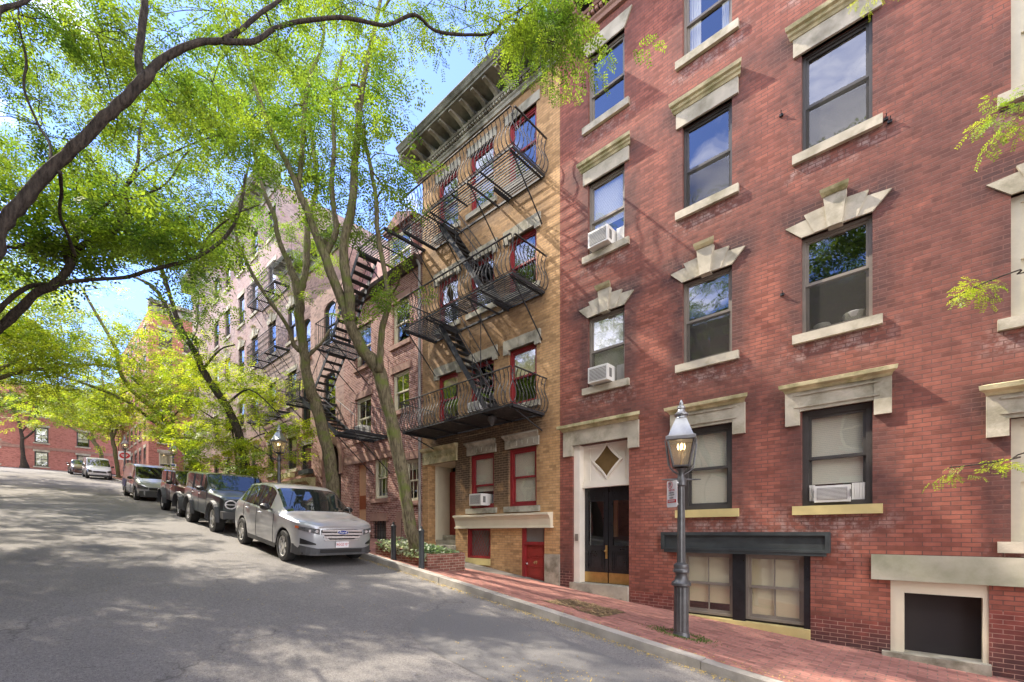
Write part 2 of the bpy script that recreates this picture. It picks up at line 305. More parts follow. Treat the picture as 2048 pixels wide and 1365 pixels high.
def asphalt():
    m, nt, bs = newmat('worn_asphalt'); bs.inputs['Roughness'].default_value = .9; bs.inputs['Specular IOR Level'].default_value = .25
    c = mixc(nt, ramp(nt, noise(nt, .35, 6, .6), .35, .68), (.15, .144, .136), (.235, .224, .21))
    c = mixc(nt, ramp(nt, noise(nt, 110, 3, .7), .40, .68), c, (.27, .25, .23))
    c = mixc(nt, ramp(nt, noise(nt, 75, 2, .6), .60, .70), c, (.05, .047, .045))
    c = mixc(nt, 1.0, c, ramp(nt, noise(nt, 30, 4, .75), .3, .7, (.72, .72, .72, 1), (1.25, 1.25, 1.25, 1)), 'MULTIPLY')
    v = _n(nt, 'ShaderNodeTexVoronoi', _feature='DISTANCE_TO_EDGE', Scale=.33); g = nt.nodes.new('ShaderNodeNewGeometry')
    wv = nt.nodes.new('ShaderNodeVectorMath'); wv.operation = 'MULTIPLY_ADD'; wn = _n(nt, 'ShaderNodeTexNoise', Scale=1.5, Detail=5)
    nt.links.new(g.outputs[0], wn.inputs[0]); nt.links.new(wn.outputs[1], wv.inputs[0]); wv.inputs[1].default_value = (1.3, 1.3, 0); nt.links.new(g.outputs[0], wv.inputs[2])
    nt.links.new(wv.outputs[0], v.inputs['Vector'])
    ck = ramp(nt, v.outputs[0], .0, .008, (.45, .45, .45, 1), (0, 0, 0, 1))
    ck2 = mixc(nt, ramp(nt, noise(nt, .5, 3), .52, .58), (0, 0, 0), ck)
    c = mixc(nt, ck2, c, (.035, .033, .03))
    nt.links.new(c, bs.inputs['Base Color']); bump(nt, bs, noise(nt, 90, 3, .7), .55, .012); return m
M['asphalt'] = asphalt()
M['asphalt_patch'] = plain('darker_asphalt_repair', (.18, .174, .165), .9, .35, 90, bmp=.6, bscale=110)
M['pave'] = brick('brick_paving', (.42, .19, .15), (.31, .13, .105), (.22, .155, .12), w=.205, h=.10, ms=.008, flat=True, stain=(.13, .08, .07), sfac=.6, pale=(.46, .36, .30), ppos=(.66, .80), bm=.8)
M['kerb'] = plain('granite_kerb', (.40, .37, .32), .85, .3, 2, bmp=.4, bscale=60, stain=(.2, .19, .17))
M['dirt'] = plain('tree_pit_soil', (.15, .10, .06), 1, .5, 14, bmp=1, bscale=50, stain=(.35, .25, .11), stain_pos=(.5, .6))
M['earth'] = plain('ground_earth', (.16, .14, .12), 1, .3, .5)
M['moss'] = plain('moss', (.10, .17, .03), 1, .4, 20)
def bark(name, c1, c2, moss=None):
    m, nt, bs = newmat(name); bs.inputs['Roughness'].default_value = .95; bs.inputs['Specular IOR Level'].default_value = .2
    g = nt.nodes.new('ShaderNodeNewGeometry'); mp = _n(nt, 'ShaderNodeMapping'); mp.inputs['Scale'].default_value = (1, 1, .22); nt.links.new(g.outputs[0], mp.inputs[0])
    n = noise(nt, 26, 5, .65, mp.outputs[0]); c = mixc(nt, ramp(nt, n, .35, .62), c1, c2)
    if moss: c = mixc(nt, ramp(nt, noise(nt, 3, 6, .6), .5, .65), c, moss)
    nt.links.new(c, bs.inputs['Base Color']); bump(nt, bs, n, 1.0, .03); return m
M['bark'] = bark('mossy_bark', (.07, .055, .035), (.20, .17, .10), (.13, .15, .04)); M['bark_dark'] = bark('dark_bark', (.026, .021, .017), (.085, .068, .052))
def leaf(name, c1, c2, tr):
    m, nt, bs = newmat(name); nt.nodes.remove(bs); o = nt.nodes['Material Output']
    a = mixc(nt, ramp(nt, noise(nt, 1.3, 5, .6), .38, .62), c1, c2)
    oi = nt.nodes.new('ShaderNodeNewGeometry')
    hv = nt.nodes.new('ShaderNodeHueSaturation'); nt.links.new(a, hv.inputs['Color'])
    mr = _n(nt, 'ShaderNodeMapRange'); mr.inputs[3].default_value = .6; mr.inputs[4].default_value = 1.35; nt.links.new(oi.outputs['Random Per Island'], mr.inputs[0]); nt.links.new(mr.outputs[0], hv.inputs['Value'])
    d = nt.nodes.new('ShaderNodeBsdfDiffuse'); nt.links.new(hv.outputs[0], d.inputs[0])
    t = nt.nodes.new('ShaderNodeBsdfTranslucent'); tc_ = mixc(nt, 1.0, hv.outputs[0], tr, 'MULTIPLY'); nt.links.new(tc_, t.inputs[0])
    s = nt.nodes.new('ShaderNodeMixShader'); s.inputs[0].default_value = .5; nt.links.new(d.outputs[0], s.inputs[1]); nt.links.new(t.outputs[0], s.inputs[2])
    gl = nt.nodes.new('ShaderNodeBsdfGlossy'); gl.inputs['Roughness'].default_value = .45; s2 = nt.nodes.new('ShaderNodeMixShader'); s2.inputs[0].default_value = .035
    nt.links.new(s.outputs[0], s2.inputs[1]); nt.links.new(gl.outputs[0], s2.inputs[2]); nt.links.new(s2.outputs[0], o.inputs[0]); return m
M['leaf'] = leaf('locust_leaf', (.075, .155, .018), (.20, .28, .025), (1.75, 1.65, 1.1)); M['leaf_gold'] = leaf('yellow_green_leaf', (.14, .24, .022), (.31, .37, .03), (2.0, 1.8, 1.0))
M['leaf_ivy'] = leaf('ivy_leaf', (.12, .20, .07), (.45, .50, .32), (1.2, 1.2, 1)); M['litter'] = plain('dry_leaf_litter', (.50, .36, .10), .9, .4, 30, bmp=0); M['chips'] = plain('bark_chip_wood', (.30, .20, .10), .9, .6, 40, bmp=0)
# ================================================================== building kit
def _wl0(p):
    v = Vector((0, 0, 0))
    while p is not None: v = v+p.location; p = p.parent
    return v
def gb(x, a, b, s): return 1/(1+np.exp(-(x-a)/s))*1/(1+np.exp((x-b)/s))     # soft box
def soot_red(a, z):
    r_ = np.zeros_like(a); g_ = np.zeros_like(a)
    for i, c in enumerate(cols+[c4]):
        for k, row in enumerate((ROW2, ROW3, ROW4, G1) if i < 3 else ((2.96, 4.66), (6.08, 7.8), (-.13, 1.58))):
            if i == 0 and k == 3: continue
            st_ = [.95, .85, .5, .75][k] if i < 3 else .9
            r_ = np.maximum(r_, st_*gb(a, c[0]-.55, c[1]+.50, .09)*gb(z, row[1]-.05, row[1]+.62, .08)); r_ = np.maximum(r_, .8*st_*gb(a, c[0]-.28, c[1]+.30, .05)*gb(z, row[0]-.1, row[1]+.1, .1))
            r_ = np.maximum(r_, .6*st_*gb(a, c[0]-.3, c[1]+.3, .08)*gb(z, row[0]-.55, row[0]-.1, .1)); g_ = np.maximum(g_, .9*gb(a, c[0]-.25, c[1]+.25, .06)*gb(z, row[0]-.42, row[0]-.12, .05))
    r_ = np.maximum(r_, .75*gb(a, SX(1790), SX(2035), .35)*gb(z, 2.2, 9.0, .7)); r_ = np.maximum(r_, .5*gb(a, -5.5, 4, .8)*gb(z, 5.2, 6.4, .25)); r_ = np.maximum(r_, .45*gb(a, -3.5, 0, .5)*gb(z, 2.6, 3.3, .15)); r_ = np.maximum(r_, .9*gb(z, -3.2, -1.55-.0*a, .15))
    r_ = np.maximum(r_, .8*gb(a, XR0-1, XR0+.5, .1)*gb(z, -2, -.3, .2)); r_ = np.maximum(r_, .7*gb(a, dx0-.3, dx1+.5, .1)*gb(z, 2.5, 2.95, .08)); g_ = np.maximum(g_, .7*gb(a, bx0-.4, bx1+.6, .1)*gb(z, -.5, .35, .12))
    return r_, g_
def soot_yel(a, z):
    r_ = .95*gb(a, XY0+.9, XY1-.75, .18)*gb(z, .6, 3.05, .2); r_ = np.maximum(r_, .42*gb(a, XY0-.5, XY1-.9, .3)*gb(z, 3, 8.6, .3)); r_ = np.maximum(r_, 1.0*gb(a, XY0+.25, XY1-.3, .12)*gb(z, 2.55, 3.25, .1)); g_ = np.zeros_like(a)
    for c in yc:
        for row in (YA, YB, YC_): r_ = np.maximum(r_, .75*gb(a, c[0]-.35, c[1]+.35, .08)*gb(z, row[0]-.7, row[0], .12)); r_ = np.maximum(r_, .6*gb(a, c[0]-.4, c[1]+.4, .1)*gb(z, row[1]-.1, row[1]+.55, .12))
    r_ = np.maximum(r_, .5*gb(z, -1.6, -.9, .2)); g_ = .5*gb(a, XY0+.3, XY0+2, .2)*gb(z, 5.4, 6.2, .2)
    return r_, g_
def facade(b, fr, a0, a1, z0, z1, ops, mat, depth=10, rev=.2, roof=None, extra=None, name='wall', reveal_mat=None, zones=None, soot=None):
    """front wall with real openings. zones: list of (a0,a1,z0,z1,matindex) painted brick kinds"""
    mb = MB(fr); mats = [mat, reveal_mat or mat]+(extra or [])
    zones = zones or []
    A = sorted(set([a0, a1]+[v for o in ops for v in o[:2]]+[v for o in zones for v in o[:2] if a0 < v < a1]))
    Z = sorted(set([z0, z1]+[v for o in ops for v in o[2:4]]+[v for o in zones for v in o[2:4] if z0 < v < z1]))
    if soot:
        A = sorted(set(A+list(np.arange(a0+.17, a1, .17)))); Z = sorted(set(Z+list(np.arange(max(z0, -2)+.17, z1, .17))))
    for i in range(len(A)-1):
        for j in range(len(Z)-1):
            ca, cz = (A[i]+A[i+1])/2, (Z[j]+Z[j+1])/2
            if any(o[0] < ca < o[1] and o[2] < cz < o[3] for o in ops): continue
            m = 0
            for zz in zones:
                if zz[0] < ca < zz[1] and zz[2] < cz < zz[3]: m = zz[4]
            mb.quad((A[i],0,Z[j]), (A[i+1],0,Z[j]), (A[i+1],0,Z[j+1]), (A[i],0,Z[j+1]), m=m)
    for o in ops:
        p0, p1, q0, q1 = o[:4]; r = o[4] if len(o) > 4 else rev
        mb.quad((p0,0,q0),(p0,0,q1),(p0,r,q1),(p0,r,q0), m=1); mb.quad((p1,0,q0),(p1,r,q0),(p1,r,q1),(p1,0,q1), m=1)
        mb.quad((p0,0,q1),(p1,0,q1),(p1,r,q1),(p0,r,q1), m=1); mb.quad((p0,0,q0),(p0,r,q0),(p1,r,q0),(p1,0,q0), m=1)
    e = .006
    mb.quad((a0+e,0,z0),(a0+e,0,z1),(a0+e,depth,z1),(a0+e,depth,z0)); mb.quad((a1-e,0,z0),(a1-e,depth,z0),(a1-e,depth,z1),(a1-e,0,z1))
    mb.quad((a0,depth,z0),(a0,depth,z1),(a1,depth,z1),(a1,depth,z0))
    w = mb.build(name, mats, b)
    if soot:
        me = w.data; ca_ = me.color_attributes.new('soot', 'FLOAT_COLOR', 'POINT'); co = np.empty(len(me.vertices)*3, np.float32); me.vertices.foreach_get('co', co); co = co.reshape(-1, 3)+np.array(_wl0(b)); O, A_, N = fr
        ax = (co[:, 0]-O[0])*A_[0]+(co[:, 1]-O[1])*A_[1]; zz = co[:, 2]-O[2]; r_, g_ = soot(ax, zz); c4_ = np.ones((len(co), 4), np.float32); c4_[:, 0] = np.clip(r_, 0, 1); c4_[:, 1] = np.clip(g_, 0, 1); c4_[:, 2] = 0; ca_.data.foreach_set('color', c4_.ravel())
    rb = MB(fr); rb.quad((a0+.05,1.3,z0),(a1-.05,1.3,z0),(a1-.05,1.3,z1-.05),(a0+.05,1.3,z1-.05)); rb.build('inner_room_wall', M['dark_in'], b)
    if roof is not False:
        rr = MB(fr); rr.box(a0+.01, a1-.01, .02, depth-.02, z1-.12, z1+.02); rr.build('roof', M['roof'], b)
    return w
def lintel(b, fr, a0, a1, z, style, mat=None, m2=None):
    st, ms = mat or M['stone'], m2 or M['stone_moss']; mb = MB(fr); c = (a0+a1)/2
    if style == 'splay': mb.prism([(a0,z),(a1,z),(a1+.2,z+.36),(a0-.2,z+.36)], -.035, .06)
    elif style == 'flat': mb.box(a0-.12, a1+.12, -.03, .06, z, z+.25)
    elif style == 'hood':
        mb.box(a0-.12, a1+.12, -.045, .06, z, z+.31)
        mb.profile([(.05,z+.31),(-.06,z+.31),(-.08,z+.35),(-.11,z+.37),(-.12,z+.41),(-.165,z+.43),(-.18,z+.49),(.05,z+.50)], a0-.14, a1+.14, 1, .45)
    elif style == 'key':
        h = .26
        for s in (-1, 1):
            f = lambda x: c+s*x
            hw = (a1-a0)/2
            def pr(pts, d):
                pp = [(f(x), zz) for x, zz in pts]
                mb.prism(pp if s > 0 else pp[::-1], d, .06)
            pr([(hw*.60,z),(hw,z),(hw+.24,z+.25),(hw*.60+.115,z+.28)], -.035)
            pr([(.10,z),(hw*.60,z),(hw*.60+.15,z+.36),(.15,z+.38)], -.05)
        mb.prism([(c-.10,z-.02),(c+.10,z-.02),(c+.16,z+.50),(c-.16,z+.50)], -.10, .05)
        mb.profile([(.05,z+.50),(-.12,z+.50),(-.16,z+.55),(-.18,z+.60),(.05,z+.61)], c-.13, c+.13, 1, .4)
    elif style == 'eared':
        mb.box(a0-.02, a1+.02, -.05, .06, z, z+.34); mb.box(a0-.24, a0-.02, -.06, .06, z-.24, z+.34); mb.box(a1+.02, a1+.24, -.06, .06, z-.24, z+.34)
        mb.box(a0-.10, a1+.10, -.075, -.05, z+.06, z+.085); mb.box(a0-.10, a1+.10, -.075, -.05, z+.27, z+.295)
        mb.profile([(.05,z+.34),(-.08,z+.34),(-.10,z+.38),(-.17,z+.41),(-.18,z+.47),(-.08,z+.50),(.05,z+.51)], a0-.18, a1+.18, 1, .8)
    elif style == 'rough':
        rr = random.Random(int(a0*100)); n = 7; prev = None
        for i in range(n):
            x0 = a0-.16+(a1-a0+.32)*i/n; x1 = a0-.16+(a1-a0+.32)*(i+1)/n
            mb.box(x0, x1-.002, -.05-rr.random()*.02, .05, z-(0.10 if i in (0, n-1) else 0), z+.28+rr.random()*.02)
    elif style == 'carved':
        mb.box(a0-.1, a1+.1, -.05, .06, z, z+.24)
        for i in range(5):
            x = a0+(a1-a0)*(i+.5)/5; mb.box(x-.05, x+.05, -.07, -.05, z+.06, z+.18)
        mb.profile([(.05,z+.24),(-.06,z+.24),(-.10,z+.30),(-.15,z+.33),(-.15,z+.37),(.05,z+.39)], a0-.06, a1+.06, 0, .6)
    return mb.build('lintel', [st, ms], b)
def sash(b, fr, a0, a1, z0, z1, mat, sill=None, lt=None, blind=None, bl=0.0, ltm=None, glz='glass', rec=.07, mull=0, sash2=None, casing=.05, split=.5, ltm2=None, lower_screen=False, curtain=False, blm=None):
    g = MB(fr); c = casing; d0, d1 = rec, rec+.10; sw = .042
    g.box(a0, a0+c, d0, d1, z0, z1); g.box(a1-c, a1, d0, d1, z0, z1); g.box(a0+c, a1-c, d0, d1, z1-c, z1); g.box(a0+c, a1-c, d0, d1, z0, z0+c)
    x0, x1, y0, y1 = a0+c, a1-c, z0+c, z1-c; zm = y0+(y1-y0)*split
    for (p, q, e) in ((zm-.02, y1, d0+.025), (y0, zm+.02, d0+.06)):
        g.box(x0, x0+sw, e, e+.034, p, q, 1); g.box(x1-sw, x1, e, e+.034, p, q, 1); g.box(x0+sw, x1-sw, e, e+.034, q-sw, q, 1); g.box(x0+sw, x1-sw, e, e+.034, p, p+sw*1.2, 1)
        for k in range(mull):
            xx = x0+(x1-x0)*(k+1)/(mull+1); g.box(xx-.011, xx+.011, e+.004, e+.028, p+sw, q-sw, 1)
    o = g.build('window', [mat, sash2 or mat], b)
    p = MB(fr); e = d0+.042
    for (b0_, b1_, e) in ((zm, y1-sw, d0+.042), (y0+sw, zm, d0+.077)):   # old panes: each leans a little and is slightly bowed
        n_ = 5; tx, tz, bw_ = random.uniform(-.006, .006), random.uniform(-.006, .006), random.uniform(-.004, .004); ph = random.uniform(0, 6)
        vs = [(x0+sw+(x1-x0-2*sw)*i/n_, e+tx*(i/n_-.5)*2+tz*(j/n_-.5)*2+bw_*math.sin(ph+i*1.3)*math.sin(j*1.1+ph)*.4, b0_+(b1_-b0_)*j/n_) for i in range(n_+1) for j in range(n_+1)]
        p.add(vs, [(i*(n_+1)+j, (i+1)*(n_+1)+j, (i+1)*(n_+1)+j+1, i*(n_+1)+j+1) for i in range(n_) for j in range(n_)])
    p.build('pane', M[glz], o, 'all')
    if lower_screen:
        s = MB(fr); e = d0+.012; s.quad((x0,e,y0),(x1,e,y0),(x1,e,zm-.02),(x0,e,zm-.02)); sm = s.build('insect_screen', M['screen_mesh'], o)
    if bl > 0:
        zz = y1-(y1-y0)*bl; s = MB(fr); e = d1+.015; nsl = max(2, int((y1-zz)/.032))
        for i in range(nsl):
            q0 = zz+(y1-zz)*i/nsl; q1 = zz+(y1-zz)*(i+1)/nsl
            s.quad((x0,e,q0),(x1,e,q0),(x1,e+.007,q1),(x0,e+.007,q1))
        s.build('blind', blm or M['blind'], o)
    if curtain:
        for sd in (0, 1):
            s = MB(fr); n = 14; wd = (x1-x0)*.26; vs = []
            for i in range(n+1):
                xx = (x0+wd*i/n) if sd == 0 else (x1-wd*i/n); e = d1+.10+.02*math.sin(i*1.9)
                vs += [(xx, e, y0), (xx, e, y1)]
            s.add(vs, [(2*i, 2*i+2, 2*i+3, 2*i+1) for i in range(n)]); s.build('curtain', M['blind'], o, 'all')
    if sill:
        s = MB(fr); s.box(a0-.13, a1+.13, -.07, .09, z0-.15, z0+.004); s.build('sill', sill, o)
    if lt: lintel(o, fr, a0, a1, z1, lt, ltm, ltm2)
    return o
def screen_mat():
    m, nt, bs = newmat('insect_screen_mesh'); nt.nodes.remove(bs); o = nt.nodes['Material Output']
    tr = nt.nodes.new('ShaderNodeBsdfTransparent'); d = nt.nodes.new('ShaderNodeBsdfDiffuse'); d.inputs[0].default_value = (.09, .085, .075, 1)
    s = nt.nodes.new('ShaderNodeMixShader'); s.inputs[0].default_value = .42; nt.links.new(tr.outputs[0], s.inputs[1]); nt.links.new(d.outputs[0], s.inputs[2]); nt.links.new(s.outputs[0], o.inputs[0]); return m
M['screen_mesh'] = screen_mat()
def ac_unit(fr, a, z, label, w=.52, h=.36, out=.24, group='window air conditioners'):
    O, A, N = fr; mbase = MB(fr)
    t = thing('air_conditioner', label, 'air conditioner', mbase.P(a, 0, z), group)
    m = MB(fr); m.box(a-w/2, a+w/2, -out, .2, z, z+h); o = m.build('case', M['ac_white'], t)
    g = MB(fr)
    g.box(a-w/2+.04, a+w/2-.04, -out-.004, -out+.01, z+.04, z+h-.04)
    for i in range(9):
        zz = z+.055+(h-.11)*i/8; g.box(a-w/2+.045, a+w/2-.045, -out-.014, -out-.004, zz-.005, zz+.005, 1)
    g.build('grille', [M['ac_grille'], M['ac_white']], t)
    for s in (-1, 1):
        v = MB(fr); xx = a+s*w/2; v.box(min(xx, xx+s*.006), max(xx, xx+s*.006), -out+.08, -.06, z+.08, z+h-.08); v.build('side_vent', M['ac_grille'], t)
    return t
def accordion(b, fr, a0, a1, z, h):
    m = MB(fr); n = max(2, int((a1-a0)/.03)); 
    for i in range(n):
        x = a0+(a1-a0)*i/n; m.box(x, x+(a1-a0)/n-.006, .10, .125, z, z+h)
    m.box(a0, a1, .125, .13, z, z+h); m.build('side_panel', M['ac_white'], b)
# ================================================================== RED BRICK HOUSE (right)
XR0, XR1 = SX(1120), 8.4
red = thing('red_brick_house', 'large four storey red brick house with pale stone lintels and black double door', 'building', (XR0+.5, FY, FZ(XR0+.5)))
fr = STREET
cols = [(SX(1176), SX(1249)), (SX(1365), SX(1464)), (SX(1603), SX(1745))]
cw = SX(1745)-SX(1603)
c4 = (SX(2022), SX(2022)+cw)
ROW2, ROW3, ROW4 = (3.46, 5.15), (6.62, 8.36), (9.74, 11.40)
ops = []
for c in cols: ops += [(c[0], c[1], *ROW2), (c[0], c[1], *ROW3), (c[0], c[1], *ROW4)]
G1 = (.46, 2.12)
for c in cols[1:]: ops.append((c[0], c[1], *G1))
R4 = [(-.13, 1.58), (2.96, 4.66), (6.08, 7.80), (9.2, 10.9)]
for e_ in (0, 2.75, 5.5):
    for r_ in R4: ops.append((c4[0]+e_, c4[1]+e_, *r_))
dx0, dx1 = SX(1145), SX(1258); DZ0, DZ1 = -1.40, 2.14
ops.append((dx0, dx1, DZ0, DZ1, .42))
bx0, bx1 = SX(1353), SX(1621); BZ0, BZ1 = -1.68, -.34
ops.append((bx0, bx1, BZ0, BZ1, .25))
kx0, kx1 = SX(1781), SX(1978); ops.append((kx0, kx1, -1.86, -.745, .45))
zon = [(SX(1260), bx0, -2.6, -1.30, 2), (bx1, kx0, -2.6, -1.42, 2), (kx1, XR1, -2.6, -1.1, 2), (XR0, dx0, -2.6, -.95, 2), (SX(1260), XR1, -3, -1.86, 2)]
facade(red, fr, XR0, XR1, -3.0, 12.0, ops, M['brick_red'], 11, .17, extra=[M['brick_dark']], zones=zon, soot=soot_red)
nm = 0
for i, c in enumerate(cols):
    sash(red, fr, c[0], c[1], *ROW4, M['frame_grey'], M['stone'], 'splay', bl=.0, lower_screen=False, curtain=(i == 1), split=.45)
    sash(red, fr, c[0], c[1], *ROW3, M['frame_dark'] if i else M['frame_grey'], M['stone'], 'hood', bl=(.62 if i == 0 else 0), lower_screen=(i > 0), split=.48)
    sash(red, fr, c[0], c[1], *ROW2, M['frame_grey'], M['stone'], 'key', bl=(.85 if i == 0 else 0), lower_screen=True, split=.52)
for i, c in enumerate(cols[1:]):
    sash(red, fr, c[0], c[1], *G1, M['frame_dark'], M['stone_yellow'], 'eared', bl=(.97 if i == 0 else .80), split=.50, casing=.09)
for i, r_ in [(i_, r__) for i_, r__ in enumerate(R4) for _ in (0, 1, 2)]:
    nm += 1; e_ = 2.75*(nm % 3)
    sash(red, fr, c4[0]+e_, c4[1]+e_, *r_, M['frame_cream'], M['stone'], ['eared', 'key', 'hood', 'splay'][i], bl=0, mull=1, casing=.10, split=.5)
# wiring holes and worn patches of loose mortar: iron hooks
for px, py in ((1563, 232), (1772, 240), (1565, 590), (1780, 245)):
    hk = MB(fr); hk.box(SX(px)-.03, SX(px)+.03, -.035, .01, SZ(px, py)-.02, SZ(px, py)+.02); hk.bar((SX(px), -.03, SZ(px, py)), (SX(px)+.01, -.07, SZ(px, py)+.05), .012); hk.build('wall_hook', M['iron'], red)
# cornice
def cornice(b, fr, a0, a1, z, h, pr, mats, step=.45, dent=True, ends=1.0):
    m = MB(fr); u = h
    m.profile([(.05,z),(-.07,z),(-.09,z+.10*u),(-.13,z+.14*u),(-.13,z+.20*u),(.05,z+.20*u)], a0, a1, 1, ends*.0)
    m.profile([(.05,z+.2*u),(-.10,z+.2*u),(-.10,z+.62*u),(.05,z+.62*u)], a0, a1, 0)
    if dent:
        n = int((a1-a0)/.11)
        for i in range(n):
            x = a0+(i+.5)*(a1-a0)/n; m.box(x-.032, x+.032, -.20, -.10, z+.22*u, z+.32*u, 1)
        m.profile([(.0,z+.33*u),(-.22,z+.33*u),(-.25,z+.38*u),(-.22,z+.41*u),(0,z+.41*u)], a0, a1, 1)
        for i in range(n//2):
            x = a0+(i+.5)*(a1-a0)/(n//2); m.lathe([(.028,-.06),(.042,-.02),(.03,.03)], (x, -.18, z+.47*u), 6, 1)
    n = max(2, int((a1-a0)/step))
    for i in range(n+1):
        x = a0+.12+i*(a1-a0-.24)/n
        m.profile([(-.08,z+.42*u),(-.20,z+.44*u),(-.30,z+.52*u),(-pr*.55,z+.60*u),(-pr*.84,z+.64*u),(-pr*.84,z+.72*u),(-.08,z+.72*u)], x-.055, x+.055, 1)
    m.profile([(.1,z+.72*u),(-pr*.9,z+.72*u),(-pr*.9,z+.80*u),(-pr*.95,z+.82*u),(-pr*1.0,z+.90*u),(-pr*1.06,z+.97*u),(-pr*1.06,z+1.0*u),(.1,z+1.03*u)], a0, a1, 0, .0)
    m.box(a0-.0, a0+.10, -pr*.9, 0, z+.3*u, z+.72*u, 0); m.box(a1-.10, a1, -pr*.9, 0, z+.3*u, z+.72*u, 0)
    return m.build('cornice', mats, b)
cornice(red, fr, XR0+.02, XR1, 12.0, .75, .55, [M['cornice_dark'], M['brownstone']], .5)
# black double door in a cream panelled surround
d = MB(fr); f0, f1 = dx0, dx1; e0 = .17
lx0, lx1 = dx0+.17, dx1-.03; dt = 1.10; db = DZ0+.18
d.box(f0, lx0, .06, .40, db, DZ1-.0); d.box(lx1, f1, .06, .40, db, DZ1)
d.box(lx0, lx1, .24, .30, dt+.16, DZ1); d.box(lx0, lx1, .17, .36, dt, dt+.08); d.box(lx0, lx1, .20, .36, dt+.08, dt+.16)
cxm, czm = (lx0+lx1)/2, (dt+.16+DZ1)/2+.02
for (p0, p1, q0, q1) in ((lx0, lx1, DZ1-.07, DZ1), (lx0+.17, lx0+.20, dt+.16, DZ1-.07), (lx1-.20, lx1-.17, dt+.16, DZ1-.07), (lx0, lx0+.17, czm-.02, czm+.02), (lx1-.17, lx1, czm-.02, czm+.02)):
    d.box(p0, p1, .225, .24, q0, q1)
def star(k, w, h):
    pts = []
    for i in range(4):
        a0_, a1_ = math.pi/2*i, math.pi/2*(i+1); P0 = (w*math.cos(a0_), h*math.sin(a0_)); P1 = (w*math.cos(a1_), h*math.sin(a1_))
        for j in range(6):
            t = j/6; x = P0[0]*(1-t)+P1[0]*t; z = P0[1]*(1-t)+P1[1]*t; f = 1-.07*math.sin(math.pi*t)*1.0
            pts.append((cxm+x*f*k, czm+z*f*k))
    return pts
so_, si_ = star(1.0, .41, .44), star(.84, .41, .44); n = len(so_)
d.add([(x, .20, z) for x, z in so_]+[(x, .20, z) for x, z in si_]+[(x, .24, z) for x, z in so_]+[(x, .24, z) for x, z in si_],
      [(i, (i+1) % n, (i+1) % n+n, i+n) for i in range(n)]+[(i, i+2*n, (i+1) % n+2*n, (i+1) % n) for i in range(n)]+[(i+n, (i+1) % n+n, (i+1) % n+3*n, i+3*n) for i in range(n)])
ds = d.build('door_surround', M['white_paint'], red)
d = MB(fr); d.add([(x, .222, z) for x, z in si_], [tuple(range(n))]); d.build('star_pane', plain('olive_glass', (.17, .11, .045), .25, .2, 5, bmp=0, spec=.5), ds)
d = MB(fr); d.box(f0-.25, f0+.012, -.05, .05, DZ1-.25, DZ1+.36); d.box(f1-.012, f1+.25, -.05, .05, DZ1-.25, DZ1+.36); d.box(f0, f1, -.045, .06, DZ1, DZ1+.36)
d.profile([(.05,DZ1+.36),(-.08,DZ1+.36),(-.11,DZ1+.41),(-.19,DZ1+.43),(-.19,DZ1+.50),(.05,DZ1+.53)], f0-.20, f1+.20, 1, .8); d.build('door_lintel', [M['stone'], M['stone_moss']], red)
mid = (lx0+lx1)/2
for (p0, p1) in ((lx0, mid-.012), (mid+.012, lx1)):
    lf = MB(fr); y0, y1 = .29, .335; s = .10
    gz0, gz1 = -.32, .78
    lf.box(p0, p0+s, y0, y1, db, dt); lf.box(p1-s, p1, y0, y1, db, dt); lf.box(p0+s, p1-s, y0, y1, gz1, dt); lf.box(p0+s, p1-s, y0, y1, db, gz0)
    for (q0, q1) in ((gz1+.07, dt-.07), (db+.30, gz0-.10)):
        xx0, xx1 = p0+s-.01, p1-s+.01
        for k in range(3):
            i = k*.045; w_ = .018
            if q1-q0-2*i < .06 or xx1-xx0-2*i < .06: break
            yy = y0-.022+.004*k
            lf.box(xx0+i, xx1-i, yy, y0, q1-i-w_, q1-i); lf.box(xx0+i, xx1-i, yy, y0, q0+i, q0+i+w_); lf.box(xx0+i, xx0+i+w_, yy, y0, q0+i+w_, q1-i-w_); lf.box(xx1-i-w_, xx1-i, yy, y0, q0+i+w_, q1-i-w_)
    for (u0, u1, v0, v1) in ((p0+s-.015, p0+s+.012, gz0, gz1), (p1-s-.012, p1-s+.015, gz0, gz1), (p0+s, p1-s, gz0-.012, gz0+.015), (p0+s, p1-s, gz1-.015, gz1+.012)): lf.box(u0, u1, y0-.015, y0, v0, v1)
    lo = lf.build('door', M['door_black'], red)
    g = MB(fr); g.quad((p0+s,.312,gz0),(p1-s,.312,gz0),(p1-s,.312,gz1),(p0+s,.312,gz1)); g.build('pane', M['glass'], lo)
    g = MB(fr); g.box(p0+.005, p1-.005, y0-.008, y0-.001, db+.01, db+.26); g.build('kick_plate', M['brass'], lo)
    if p0 == lx0:
        g = MB(fr); g.box(p1-.055, p1+.0, y0-.03, y0-.024, -.62, -.30); g.lathe([(.012,0),(.028,.01),(.03,.03),(.012,.05)], (p1-.03, y0-.07, -.46), 10); g.bar((p1-.03,y0-.07,-.44),(p1-.03,y0,-.44),.02); g.build('handle', M['brass'], lo)
d = MB(fr); d.box(f0+.06, f0+.13, .02, .06, -.20, -.03); d.build('intercom', M['frame_grey'], red)
d = MB(fr); d.box(f0-.05, f1, -.06, .42, DZ0-.35, DZ0+.18); d.build('doorstep', M['stone_grey'], red)
d = MB(fr); d.box(lx0+.12, lx0+.5, 1.0, 1.05, -.1, 1.0); d.box(f0,f1,.42,1.2,DZ0-.1,DZ0+.15); d.build('hall_panel', M['peach_paint'], red)
